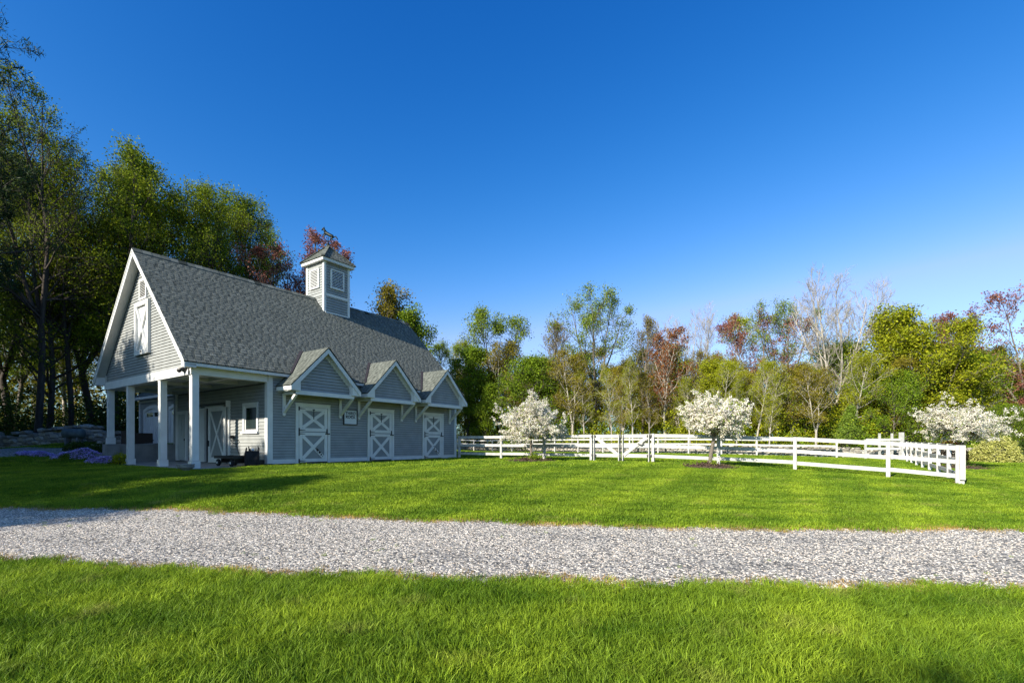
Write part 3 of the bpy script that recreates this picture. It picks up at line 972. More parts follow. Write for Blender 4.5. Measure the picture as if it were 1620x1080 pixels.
# --- loft door and vent in the gable
ld = bb(MB().box(-.045, -.02, 3.47, 4.70, 3.43, 5.33), 'loft_door', WHITE, barn)
for a, b, c, d in ((3.41, 3.56, 3.38, 5.38), (4.61, 4.76, 3.38, 5.38), (3.56, 4.61, 3.38, 3.54), (3.56, 4.61, 5.22, 5.38)):
    bb(MB().box(-.125, -.02, a, b, c, d), 'door_frame', WHITE, ld)
for p, q in (((-.08, 3.58, 3.56), (-.08, 4.59, 5.20)), ((-.076, 4.59, 3.56), (-.076, 3.58, 5.20))):
    bb(MB().bar(p, q, .11, .07, (1, 0, 0)), 'brace', WHITE, ld)
bb(MB().box(-.14, -.126, 4.02, 4.10, 3.46, 3.52), 'latch', IRON, ld)
def louver(parent, fr, a0, a1, z0, z1, n, name='louver'):
    """A louvred vent: frame, dark back and slats; fr maps (along, out, z)."""
    def bx(a, b, o0, o1, c, d):
        P = [fr(a, o0, c), fr(b, o0, c), fr(b, o1, c), fr(a, o1, c), fr(a, o0, d), fr(b, o0, d), fr(b, o1, d), fr(a, o1, d)]
        return P
    FS = [(0, 3, 2, 1), (4, 5, 6, 7), (0, 1, 5, 4), (1, 2, 6, 5), (2, 3, 7, 6), (3, 0, 4, 7)]
    back = bb(MB().poly(bx(a0, a1, .028, .034, z0, z1), FS), name, DARK, parent)
    f = MB()
    for a, b, c, d in ((a0 - .05, a0 + .02, z0 - .05, z1 + .05), (a1 - .02, a1 + .05, z0 - .05, z1 + .05), (a0 + .02, a1 - .02, z0 - .05, z0 + .02), (a0 + .02, a1 - .02, z1 - .02, z1 + .05)):
        f.poly(bx(a, b, .0, .075, c, d), FS)
    bb(f, 'louver_frame', WHITE, back)
    h = (z1 - z0 - .04) / n
    for i in range(n):
        zz = z0 + .02 + i * h
        P = [fr(a0 + .02, .07, zz), fr(a1 - .02, .07, zz), fr(a1 - .02, .04, zz + h * .45), fr(a0 + .02, .04, zz + h * .45)]
        P += [(p[0], p[1], p[2] + .012) for p in P]
        bb(MB().poly(P, [(0, 1, 2, 3), (7, 6, 5, 4), (0, 4, 5, 1), (1, 5, 6, 2), (2, 6, 7, 3), (3, 7, 4, 0)]), 'slat', WHITE, back)
    return back
louver(barn, lambda a, o, z: (-o, a, z), 3.78, 4.38, 5.52, 6.18, 10)

# --- dutch stall doors
def stall_door(d, wear):
    fv = lambda o: -o
    z0, z1 = -.745, 1.585
    pan = bb(MB().box(d + .13, d + 1.40, -.03, .0, z0 + .02, z1 - .12), 'stall_door', PANEL, barn)
    bb(MB().box(d, d + .115, -.062, .0, z0 - .02, z1), 'casing', WHITE, pan)
    bb(MB().box(d + 1.415, d + 1.53, -.062, .0, z0 - .02, z1), 'casing', WHITE, pan)
    bb(MB().box(d + .115, d + 1.415, -.061, .0, z1 - .115, z1), 'casing', WHITE, pan)
    bb(MB().box(d - .02, d + 1.55, -.075, .0, z1 + .001, z1 + .035), 'drip_cap', WHITE, pan)
    a, b = d + .135, d + 1.395
    for lo, hi in ((z0 + .03, .465), (.505, z1 - .125)):
        bb(MB().box(a, a + .14, -.056, -.031, lo, hi), 'stile', WHITE, pan)
        bb(MB().box(b - .14, b, -.056, -.031, lo, hi), 'stile', WHITE, pan)
        bb(MB().box(a + .14, b - .14, -.0555, -.031, lo, lo + .13), 'rail', WHITE, pan)
        bb(MB().box(a + .14, b - .14, -.0555, -.031, hi - .13, hi), 'rail', WHITE, pan)
        bb(MB().bar((a + .16, -.046, lo + .15), (b - .16, -.046, hi - .15), .13, .024, (0, 1, 0)), 'brace', WHITE, pan)
        bb(MB().bar((a + .16, -.044, hi - .15), (b - .16, -.044, lo + .15), .13, .022, (0, 1, 0)), 'brace', WHITE, pan)
        for hz_ in (lo + .05, hi - .06):
            bb(MB().poly([(d + .10, -.066, hz_ - .08), (d + .16, -.066, hz_ - .08), (d + .16, -.066, hz_ - .02), (d + .40, -.066, hz_ - .008), (d + .40, -.066, hz_ + .008), (d + .16, -.066, hz_ + .02), (d + .16, -.066, hz_ + .08), (d + .10, -.066, hz_ + .08),
                          (d + .10, -.057, hz_ - .08), (d + .16, -.057, hz_ - .08), (d + .16, -.057, hz_ - .02), (d + .40, -.057, hz_ - .008), (d + .40, -.057, hz_ + .008), (d + .16, -.057, hz_ + .02), (d + .16, -.057, hz_ + .08), (d + .10, -.057, hz_ + .08)],
                         [(0, 1, 2, 3, 4, 5, 6, 7), (15, 14, 13, 12, 11, 10, 9, 8)] + [(i, (i + 1) % 8, 8 + (i + 1) % 8, 8 + i) for i in range(8)]), 'hinge', IRON, pan)
    bb(MB().box(b - .10, b + .10, -.085, -.057, .395, .445).box(b - .05, b - .01, -.085, -.057, .45, .62), 'latch', IRON, pan)
    m_ = MB().box(d + .755, d + .775, -.075, -.058, 1.0, 1.40).box(d + .72, d + .81, -.08, -.06, 1.36, 1.40)
    bb(m_, 'hook', IRON, pan)
    if wear:
        r = random.Random(wear)
        mm = MB()
        for k in range(16):                              # chewed bare wood on the lower brace
            t = r.uniform(.05, .92)
            p = Vector((d + .78 + t * .42, -.0585, -.10 - t * .46)) + Vector((r.uniform(-.05, .05), 0, r.uniform(-.04, .04)))
            w_, h_ = r.uniform(.02, .06), r.uniform(.02, .05)
            mm.prism([p + Vector((w_ * math.cos(q) * r.uniform(.6, 1), 0, h_ * math.sin(q) * r.uniform(.6, 1))) for q in (0, 1.1, 2.2, 3.3, 4.4, 5.5)], (0, .002, 0))
        bb(mm, 'chew_mark', BARK_D, pan, kind='stuff')
    return pan
for i, d in enumerate(DOORS):
    stall_door(d, 5 if i == 0 else (0 if i == 1 else 9))

# --- gabled hoods over the stall doors
def hood(c):
    V0, ZE, ZA = -1.05, 2.20, 3.79
    hw = 1.55
    vr = (ZA - 2.71) / SL - .3
    ve = (ZE - 2.71) / SL - .3
    # the two roof planes, from the front down to the wall and back into the main roof
    mm = MB()
    for s in (-1, 1):
        top = [(c, V0, ZA), (c, vr + .05, ZA), (c + s * (ZA - 2.60) / (ZA - ZE) * hw, -.02, 2.60), (c + s * hw, -.02, ZE), (c + s * hw, V0, ZE)]
        mm.prism(top, (0, 0, -.05))
    h = bb(mm, 'stall_hood', DECK, barn)
    sl = math.hypot(hw, ZA - ZE)
    for s, sd in ((-1, 1), (1, 2)):
        def rng(t):
            z = ZE + (ZA - ZE) * t / sl
            return (0, (max(-.02, (z - 2.71) / SL - .3) - V0) + .05)
        shingles(h, (c + s * (hw + .03), V0 - .03, ZE - .02), (0, 1, 0), (-s * hw, 0, ZA - ZE), (s * (ZA - ZE), 0, hw), sl + .02, rng, seed=int(c * 10) + sd)
        bb(MB().bar((c + s * (ZA - 2.62) / (ZA - ZE) * hw, -.30, 2.70), (c + s * .04, vr, ZA + .03), .12, .05, (s * .5, -.5, .7)), 'valley_flashing', FLASH, h)
        # raking board in front, boxed return at its foot, soffit behind it
        bb(MB().prism([(c, V0, ZA - .052), (c + s * hw, V0, ZE - .052), (c + s * hw, V0, ZE - .20), (c + s * (hw - .05), V0, ZE - .21), (c, V0, ZA - .24)], (0, .035, 0)), 'rake_board', WHITE, h)
        bb(MB().prism([(c + s * hw, V0 + .036, ZE - .205), (c + s * (hw - .40), V0 + .036, ZE - .205), (c + s * (hw - .40), V0 + .036, ZE + .335), (c + s * hw, V0 + .036, ZE - .06)], (0, .26, 0)), 'cornice_return', WHITE, h)
        bb(MB().prism([(c, V0 + .036, ZA - .06), (c + s * (hw - .4), V0 + .036, ZE + .35), (c + s * (hw - .4), V0 + .036, ZE + .32), (c, V0 + .036, ZA - .09)], (0, .25, 0)), 'soffit', WHITE, h)
        bb(MB().prism([(c, -.80, 3.712), (c + s * 1.16, -.80, 2.525), (c + s * 1.16, -.80, 2.27), (c, -.80, 3.45)], (0, .07, 0)), 'rake_frieze', WHITE, h)
        bb(MB().box(min(c + s * hw, c + s * (hw - .03)), max(c + s * hw, c + s * (hw - .03)), V0 + .27, -.042, ZE - .19, ZE - .051), 'eave_board', WHITE, h)
        bb(MB().box(min(c + s * (hw - .03), c + s * (hw - .4)), max(c + s * (hw - .03), c + s * (hw - .4)), V0 + .28, -.042, ZE - .19, ZE - .175), 'eave_soffit', WHITE, h)
        # knee brace
        ub = c + s * 1.25
        k = MB().box(ub - .055, ub + .055, -.085, -.028, 1.12, 1.96).box(ub - .05, ub + .05, -.92, -.087, 1.87, 1.965)
        k.bar((ub, -.06, 1.22), (ub, -.86, 1.86), .10, .10, (0, 1, 0))
        k.lathe([(.03, 1.07), (.055, 1.10), (.055, 1.125)], 8, (ub, -.055, 0))
        bb(k, 'bracket', WHITE, h)
    bb(MB().prism([(c - 1.16, -.78, 2.0), (c + 1.16, -.78, 2.0), (c + 1.16, -.78, 2.30), (c, -.78, 3.47), (c - 1.16, -.78, 2.30)], (0, .05, 0)), 'hood_gable', GAP_SHADE, h)
    fr = lambda a, o, z: (a, -.78 - o, z)
    def sp(z):
        w = min(1.15, (3.47 - z) / 1.0)
        return [(c - w, c + w)] if w > .05 else []
    siding(h, fr, 2.012, 3.40, .118, sp)
    bb(MB().box(c - 1.30, c + 1.30, -.93, -.80, 1.86, 2.01), 'hood_beam', WHITE, h)
    bb(MB().box(c - 1.5, c + 1.5, -.799, -.03, 1.975, 1.995), 'hood_soffit', WHITE, h)
    return h
for d in DOORS:
    hood(d + .765)

# --- cupola
CU0, CU1, CV0, CV1 = 7.20, 8.68, 3.43, 4.93
cup = bb(MB().box(CU0 + .02, CU1 - .02, CV0 + .02, CV1 - .02, 6.2, 9.05), 'cupola', GAP_SHADE, barn)
for nm, fr, a0, a1 in (('front', lambda a, o, z: (a, CV0 + .02 - o, z), CU0 + .1, CU1 - .1), ('side', lambda a, o, z: (CU0 + .02 - o, a, z), CV0 + .1, CV1 - .1),
                       ('back', lambda a, o, z: (a, CV1 - .02 + o, z), CU0 + .1, CU1 - .1), ('far', lambda a, o, z: (CU1 - .02 + o, a, z), CV0 + .1, CV1 - .1)):
    siding(cup, fr, 6.50, 9.02, .128, lambda z, a0=a0, a1=a1: [(a0, a1)], joined=True)
    mid_ = (a0 + a1) / 2
    louver(cup, lambda a, o, z, fr=fr: fr(a, o + .01, z), mid_ - .34, mid_ + .34, 7.82, 8.70, 11)
for uu in (CU0, CU1):
    for vv in (CV0, CV1):
        s1, s2 = (1 if uu == CU0 else -1), (1 if vv == CV0 else -1)
        us, vs = sorted((uu - s1 * .015, uu + s1 * .115)), sorted((vv - s2 * .015, vv + s2 * .115))
        bb(MB().box(us[0], us[1], vs[0], vs[1], 6.3, 9.04), 'corner_board', WHITE, cup)
bb(MB().box(CU0 + .117, CU1 - .117, CV0 - .03, CV0 + .02, 7.34, 7.48), 'belt_board', WHITE, cup)
bb(MB().box(CU0 - .03, CU0 + .02, CV0 + .117, CV1 - .117, 7.34, 7.40), 'belt_board', SIDING, cup)
bb(MB().box(CU0 + .05, CU1 - .05, CV0 - .05, CV0 + .02, 6.40, 6.56), 'flashing', WHITE, cup)
cu, cv = (CU0 + CU1) / 2, (CV0 + CV1) / 2
bb(MB().box(cu - .92, cu + .92, cv - .93, cv + .93, 9.03, 9.17), 'cornice', WHITE, cup)
ap = (cu, cv, 10.17)
rm = MB()
cs = [(cu - .97, cv - .98, 9.175), (cu + .97, cv - .98, 9.175), (cu + .97, cv + .98, 9.175), (cu - .97, cv + .98, 9.175)]
rm.poly(cs + [ap], [(0, 1, 4), (1, 2, 4), (2, 3, 4), (3, 0, 4), (3, 2, 1, 0)])
cr = bb(rm, 'cupola_roof', DECK, cup)
for i in range(4):
    p, q = Vector(cs[i]), Vector(cs[(i + 1) % 4])
    es = (q - p).normalized(); mdl = (p + q) / 2
    etv = (Vector(ap) - mdl); ln = etv.length; etv.normalize()
    env = es.cross(etv)
    Lq = (q - p).length
    shingles(cup, p, es, etv, env, ln, lambda t, ln=ln, Lq=Lq: (t / ln * Lq / 2, Lq - t / ln * Lq / 2), e=.13, w=.24, seed=40 + i)
    for k in range(9):
        a = p.lerp(Vector(ap), k / 9); b = p.lerp(Vector(ap), (k + 1.02) / 9)
        bb(MB().bar(a + Vector((0, 0, .02)), b + Vector((0, 0, .035)), .17, .02, (0, 0, 1), tone=.25 + .06 * ((k * 3) % 7)), 'hip_cap', SHINGLE, cup)
# weathervane: rod, direction arms and a running horse with some body to it
wv = bb(MB().tube([(cu, cv, 10.1), (cu, cv, 10.62)], .022, 8).lathe([(.0, 10.17), (.06, 10.2), (.075, 10.25), (.05, 10.31), (.0, 10.33)], 10, (cu, cv, 0)), 'weathervane', COPPER, cup)
bb(MB().bar((cu - .22, cv, 10.42), (cu + .22, cv, 10.42), .02, .02).bar((cu, cv - .22, 10.42), (cu, cv + .22, 10.42), .02, .02), 'direction_arm', COPPER, wv)
hp = Vector((cu, cv, 10.52))
HS = 1.0
hd = Vector((-.35, .94, 0)).normalized()     # towards the horse's head
def H(a, z): return hp + hd * a * HS + Vector((0, 0, z * HS))
hb = MB()
hb.tube([H(-.33, .05), H(-.25, .13), H(-.08, .22), H(.10, .33), H(.20, .43)], [.03, .085, .085, .09, .06], 8)           # body, rearing
hb.tube([H(.14, .38), H(.22, .50), H(.25, .60)], [.08, .06, .045], 8)                                                    # neck
hb.tube([H(.22, .62), H(.30, .58), H(.38, .50)], [.035, .045, .022], 8)                                                  # head
hb.tube([H(.23, .63), H(.225, .69)], [.018, .004], 5)                                                                     # ear
hb.tube([H(.17, .34), H(.30, .28), H(.33, .16)], [.04, .025, .014], 6)                                                    # fore legs
hb.tube([H(.13, .30), H(.25, .18), H(.22, .08)], [.04, .025, .014], 6)
hb.tube([H(-.24, .12), H(-.22, -.02), H(-.34, -.10), H(-.36, -.20)], [.07, .035, .022, .014], 6)                          # hind legs
hb.tube([H(-.27, .10), H(-.12, -.02), H(-.20, -.13), H(-.16, -.20)], [.06, .035, .022, .014], 6)
hb.tube([H(-.32, .08), H(-.44, .10), H(-.54, -.02), H(-.58, -.12)], [.02, .035, .03, .006], 6)                            # tail
hb.tube([H(-.60, -.20), H(.30, -.20)], .012, 6)
bb(hb, 'horse_figure', COPPER, wv, smooth=True)

# --- porch wall: window, doors
wn = bb(MB().box(2.49, 2.60, .64, .76, .49, 1.60).box(2.49, 2.60, 1.70, 1.82, .49, 1.60).box(2.49, 2.60, .76, 1.70, 1.48, 1.60), 'window', WHITE, barn)
bb(MB().box(2.43, 2.60, .60, 1.86, .40, .488), 'sill', WHITE, wn)
bb(MB().box(2.53, 2.57, .765, .83, .495, 1.475).box(2.53, 2.57, 1.63, 1.695, .495, 1.475).box(2.53, 2.57, .83, 1.63, 1.41, 1.475).box(2.53, 2.57, .83, 1.63, .495, .56), 'sash', WHITE, wn)
bb(MB().box(2.545, 2.555, .83, 1.63, .56, 1.41), 'pane', GLASSM, wn)
bb(MB().box(2.62, 2.66, .6, 1.9, .4, 1.6), 'window_backing', DARK, wn)
sd = bb(MB().box(2.40, 2.44, 2.96, 4.44, -.77, 1.52), 'sliding_door', PANEL, barn)
for q in ((2.96, 3.12, -.77, 1.52), (4.30, 4.46, -.77, 1.52)):
    bb(MB().box(2.37, 2.399, *q), 'stile', WHITE, sd)
bb(MB().box(2.37, 2.398, 3.12, 4.30, 1.36, 1.52), 'rail', WHITE, sd)
bb(MB().box(2.37, 2.398, 3.12, 4.30, -.77, -.55), 'rail', WHITE, sd)
bb(MB().bar((2.386, 3.14, -.53), (2.386, 4.28, 1.34), .10, .026, (1, 0, 0)), 'brace', WHITE, sd)
bb(MB().bar((2.389, 4.28, -.53), (2.389, 3.14, 1.34), .10, .024, (1, 0, 0)), 'brace', WHITE, sd)
bb(MB().box(2.33, 2.37, 4.34, 4.38, -.1, .15), 'handle', IRON, sd)
bb(MB().box(2.38, 2.43, 2.85, 5.5, 1.63, 1.68), 'door_track', IRON, sd)
bb(MB().box(2.46, 2.53, 2.82, 2.96, -.77, 1.60), 'casing', WHITE, sd)
bb(MB().box(2.345, 2.51, 2.80, 2.87, 1.50, 1.76), 'track_bracket', WHITE, sd)
dj = bb(MB().box(2.44, 2.53, 4.98, 5.50, -.77, 1.55).box(2.46, 2.53, 3.36, 4.98, 1.53, 1.595), 'door_casing', WHITE, barn)
bb(MB().box(2.70, 2.72, 3.0, 6.0, -.8, 2.0), 'unlit_opening_sheet', DARK, barn)  # dark sheet painted as the unlit space behind the open doorway
wd = bb(MB().box(2.48, 2.53, 6.90, 7.68, -.74, 1.36), 'entry_door', CEIL, barn)
bb(MB().box(2.44, 2.53, 6.74, 6.90, -.76, 1.36).box(2.44, 2.53, 7.68, 7.84, -.76, 1.36).box(2.44, 2.53, 6.74, 7.84, 1.361, 1.50), 'casing', WHITE, wd)
bb(MB().box(2.455, 2.479, 7.0, 7.25, .35, 1.2).box(2.455, 2.479, 7.33, 7.58, .35, 1.2).box(2.455, 2.479, 7.0, 7.58, -.6, .2), 'door_panel', CEIL, wd)
bb(MB().box(2.42, 2.454, 6.93, 6.97, .15, .25), 'handle', IRON, wd)
bb(MB().box(2.47, 2.53, 7.84, 8.0, -.76, ZB), 'corner_board', WHITE, barn)
bb(MB().box(2.40, 2.47, 2.40, 2.62, .22, .34).box(2.36, 2.46, 2.43, 2.58, .26, .30), 'hose_bracket', IRON, barn)

# --- floodlights at the porch corner
fl = empty('floodlight', (*B(-.06, .18), EYE + 2.47), BROT, 'black twin headed floodlight under the eave at the porch corner', 'floodlight')
MB().box(-.05, .02, -.08, .08, .06, .14).tube([(-.03, .05, .09), (-.10, .22, .04)], .018, 6).tube([(-.03, -.04, .09), (-.10, -.02, .02)], .018, 6).build('mount', IRON, fl)
MB().tube([(-.06, .14, .08), (-.12, .30, .0), (-.14, .36, -.03)], [.035, .07, .075], 10).build('lamp_head', IRON, fl)
MB().tube([(-.05, .0, .06), (-.12, .0, -.01), (-.16, .0, -.05)], [.04, .085, .09], 10).build('lamp_head', IRON, fl)
MB().tube([(-.165, .0, -.055), (-.168, .0, -.058)], [.07, .07], 10).build('lens', GLASSM, fl)

# --- the sign on the stall front
sg = empty('sign', (*B(6.145, -.03), EYE + .83), BROT, 'square white sign in a black frame hanging between the first two stall doors', 'sign')
MB().box(-.315, .315, -.03, .0, .035, .63).build('board', SIGNM, sg)
f = MB()
for q in ((-.355, -.315, 0, .665), (.315, .355, 0, .665)):
    f.box(q[0], q[1], -.045, 0, q[2], q[3])
f.box(-.315, .315, -.045, 0, 0, .035).box(-.315, .315, -.045, 0, .63, .665)
f.build('frame', IRON, sg)
def text(body, size, x, z, name, sx=1.0, off=0.004):
    cu_ = bpy.data.curves.new(name, 'FONT')
    cu_.body = body; cu_.size = size; cu_.align_x = 'CENTER'; cu_.extrude = 0.002; cu_.offset = off; cu_.space_character = 1.05
    to = bpy.data.objects.new(name, cu_)
    COL.objects.link(to)
    dg = bpy.context.evaluated_depsgraph_get()
    dg.update()
    me = bpy.data.meshes.new_from_object(to.evaluated_get(dg))
    bpy.data.objects.remove(to)
    me.materials.clear(); me.materials.append(INK)
    o = link(bpy.data.objects.new(name, me), sg)
    o.location = (x, -.033, z); o.rotation_euler = (R(90), 0, 0); o.scale = (sx, 1, 1)
    return o
text('THIRD', .185, 0, .435, 'lettering', 0.92)
text('ROCK', .185, 0, .275, 'lettering', 0.96)
text('EST. 2000', .075, 0, .125, 'lettering', 1.0, .001)
MB().lathe([(.0, -.001), (.045, -.001), (.045, .002), (.0, .002)], 14).build('globe_emblem', INK, sg)
ge = sg.children[-1]
ge.rotation_euler = (R(90), 0, 0); ge.location = (-.045, -.034, .34)

# --- things on the porch
def garden_cart():
    t = empty('garden_cart', (*B(1.70, .85), EYE + FLOOR), BROT + R(90), 'black flat garden cart with its handle raised, standing on the porch slab', 'cart')
    MB().box(-.72, .72, -.32, .32, .30, .34).build('deck', IRON, t)
    MB().box(-.74, .74, -.345, -.325, .28, .38).box(-.74, .74, .325, .345, .28, .38).box(-.74, -.72, -.32, .32, .28, .38).box(.72, .74, -.32, .32, .28, .38).build('side_rim', IRON, t)
    for x in (-.5, .5):
        MB().tube([(x, -.30, .13), (x, .30, .13)], .015, 6).box(x - .03, x + .03, -.2, .2, .13, .3).build('axle', IRON, t)
        for y in (-.30, .30):
            w = MB().tube([(x, y - .045, .13), (x, y - .03, .13), (x, y + .03, .13), (x, y + .045, .13)], [.10, .13, .13, .10], 16).build('wheel', RUBBER, t)
            MB().tube([(x, y - .05, .13), (x, y + .05, .13)], [.045, .045], 10).build('hub', SIGNM, w)
    MB().tube([(-.55, 0, .24), (-.36, 0, .52), (-.20, 0, .80)], .014, 6).tube([(-.20, 0, .80), (-.16, -.14, .88), (-.13, -.14, .93), (-.13, .14, .93), (-.16, .14, .88), (-.20, 0, .80)], .014, 6).build('handle', IRON, t)
    return t
garden_cart()
bg = empty('canvas_bag', (*B(1.95, .02), EYE + FLOOR), BROT + R(70), 'black canvas equipment bag stuffed full beside the cart', 'bag')
mm = MB()
n = 14
prof = [(.0, .28, .19), (.05, .31, .22), (.28, .33, .235), (.48, .31, .22), (.56, .30, .20)]
for z, a, b in prof:
    for j in range(n):
        q = 2 * math.pi * j / n
        e_ = lambda c: math.copysign(abs(c) ** .6, c)
        mm.v.append((a * e_(math.cos(q)) * (1 + .04 * math.sin(5 * q + z * 9)), b * e_(math.sin(q)) * (1 + .05 * math.cos(4 * q)), z))
for i in range(len(prof) - 1):
    for j in range(n):
        mm.f.append([i * n + j, i * n + (j + 1) % n, (i + 1) * n + (j + 1) % n, (i + 1) * n + j]); mm.t.append(.5)
mm.f.append(list(range(n))[::-1]); mm.t.append(.5)
mm.f.append([(len(prof) - 1) * n + j for j in range(n)]); mm.t.append(.5)
mm.build('bag_body', FABRIC, bg)
MB().tube([(-.18, -.20, .50), (-.16, -.22, .66), (-.05, -.20, .70), (.06, -.22, .66), (.08, -.20, .50)], .014, 6).tube([(-.18, .20, .50), (-.16, .18, .64), (-.05, .17, .68), (.06, .18, .64), (.08, .20, .50)], .014, 6).build('strap', FABRIC, bg)
MB().lathe([(.0, -.055), (.04, -.04), (.055, 0), (.04, .04), (0, .055)], 10, (.16, -.05, .60)).build('ball', SIGNM, bg, smooth=True)
MB().tube([(.22, .05, .5), (.25, .07, .72)], .02, 6).tube([(-.22, .06, .5), (-.25, .09, .64)], .025, 6).build('tool_grip', IRON, bg)

pl = empty('planter_bowl', (*B(-.34, -.38), gz(*B(-.34, -.38)) - .01), 0, 'weathered cast stone planter bowl at the foot of the corner column', 'planter')
MB().lathe([(.0, 0), (.15, 0), (.15, .03), (.10, .05), (.13, .08), (.23, .14), (.245, .18), (.225, .20), (.25, .225), (.25, .25), (.215, .25), (.19, .19), (.0, .19)], 20).build('bowl', URN, pl, smooth=True)
MB().lathe([(.0, .19), (.18, .191), (.12, .215), (.0, .225)], 14).build('soil', MULCHM, pl)

# ---------------------------------------------------------------- the garage behind the porch
gar = empty('garage', (*B(0, 0), EYE + FLOOR), BROT, 'blue grey clapboard garage with white arched doors behind the porch', 'garage')
U0 = 4.3
bb(MB().box(U0, U0 + 5.5, 8.6, 18.1, -.1, 2.75), 'wall', GAP_SHADE, gar)
GD = [(14.45, 17.35), (10.75, 13.65)]
def arch_z(v, a, b, z0=1.98, rise=.24):
    k = (v - (a + b) / 2) / ((b - a) / 2)
    return z0 + rise * (1 - k * k)
def gsp(z):
    out, a = [], 8.7
    if z < 2.18:
        for p, q in GD[::-1]:
            out.append((a, p)); a = q
    out.append((a, 17.95))
    return out
siding(gar, lambda a, o, z: (U0 - o, a, z), .06, 2.62, .125, gsp, joined=True)
bb(MB().box(U0 - .05, U0, 17.95, 18.12, 0, 2.62), 'corner_board', WHITE, gar)
bb(MB().box(U0 - .045, U0, 8.7, 17.95, 2.50, 2.62), 'frieze_board', WHITE, gar)
for p, q in GD:
    n = 14
    lp = [(U0 - .02, p + .1, 0.01)] + [(U0 - .02, p + .1 + (q - p - .2) * i / n, arch_z(p + .1 + (q - p - .2) * i / n, p, q) - .1) for i in range(n + 1)] + [(U0 - .02, q - .1, 0.01)]
    dr = bb(MB().prism(lp, (.03, 0, 0)), 'garage_door', WHITE, gar)
    cs_ = MB()
    for i in range(n):
        v0, v1 = p + (q - p) * i / n, p + (q - p) * (i + 1) / n
        z0, z1 = arch_z(v0, p, q), arch_z(v1, p, q)
        cs_.prism([(U0 - .07, v0, z0 + .08), (U0 - .07, v1, z1 + .08), (U0 - .07, v1, z1 - .12), (U0 - .07, v0, z0 - .12)], (.07, 0, 0))
    bb(cs_, 'arch_casing', WHITE, dr)
    bb(MB().box(U0 - .065, U0, p, p + .12, 0, 1.9).box(U0 - .065, U0, q - .12, q, 0, 1.9), 'casing', WHITE, dr)
    for k in range(2):
        a = p + .32 + k * (q - p - .5) / 2
        for c in range(4):
            bb(MB().box(U0 - .032, U0 - .021, a + .25 * c, a + .25 * c + .22, 1.62, 1.86), 'pane', GLASSM, dr)
    for k in range(9):
        a = p + .2 + k * (q - p - .4) / 8
        bb(MB().box(U0 - .034, U0 - .021, a - .012, a + .012, .1, 1.5), 'batten', WHITE, dr)
    bb(MB().box(U0 - .06, U0 - .021, (p + q) / 2 - .06, (p + q) / 2 + .06, .2, .24).box(U0 - .05, U0 - .021, p + .3, p + .7, 1.52, 1.56), 'handle', IRON, dr)
rf = bb(MB().prism([(U0 - .4, 8.6, 2.78), (U0 + 2.75, 8.6, 4.6), (U0 + 5.9, 8.6, 2.78), (U0 + 5.9, 8.6, 2.70), (U0 + 2.75, 8.6, 4.45), (U0 - .4, 8.6, 2.70)], (0, 9.8, 0)), 'roof', DECK, gar)
shingles(rf, (U0 - .42, 8.6, 2.79), (0, 1, 0), (3.15, 0, 1.82), (-1.82, 0, 3.15), 3.6, lambda t: (0, 9.8), e=.2, w=.4, seed=77)
bb(MB().box(U0 - .42, U0 - .38, 8.6, 18.4, 2.64, 2.78), 'eave_board', WHITE, gar)
bb(MB().box(U0 - .38, U0, 8.6, 18.3, 2.66, 2.69), 'eave_soffit', WHITE, gar)
ter = MB().box(2.2, 12.5, 8.41, 19.0, FLOOR - .3, -.01)
ter.v = [(p[0], p[1], p[2] + DZ) for p in ter.v]
to = ter.build('terrace', CONC)
to.location = (*BO, EYE + FLOOR); to.rotation_euler = (0, 0, BROT); to['kind'] = 'structure'

# a wicker seat on the terrace
wk = empty('wicker_sofa', (*B(3.0, 14.3), EYE - .01), BROT + R(90), 'brown wicker sofa standing in front of the left garage door', 'sofa')
MB().box(-.85, .85, -.36, .36, .08, .40).build('seat', WICKER, wk)
MB().box(-.95, -.853, -.38, .38, 0, .60).build('arm', WICKER, wk)
MB().box(.853, .95, -.38, .38, 0, .60).build('arm', WICKER, wk)
MB().box(-.95, .95, .381, .47, 0, .74).build('backrest', WICKER, wk)
MB().box(-.83, -.02, -.34, .34, .402, .50).build('cushion', FABRIC, wk)
MB().box(.02, .83, -.34, .34, .402, .50).build('cushion', FABRIC, wk)

# the tank lying before the left stone wall
tx, ty, tz = at(116.5, 28.3)
tk = empty('storage_tank', (tx, ty, tz), R(8), 'dark green grey cylindrical tank lying before the shaded stone wall', 'tank')
MB().tube([(-.56, 0, .68), (-.50, 0, .68), (-.46, 0, .68), (.46, 0, .68), (.50, 0, .68), (.56, 0, .68)], [.12, .24, .28, .28, .24, .12], 20).build('shell', TANKM, tk, smooth=True)
MB().box(-.34, -.26, -.22, .22, 0, .44).box(.26, .34, -.22, .22, 0, .44).build('cradle', CONC_D, tk)
MB().tube([(0, 0, .94), (0, 0, 1.03)], [.07, .07], 10).build('valve_cap', IRON, tk)

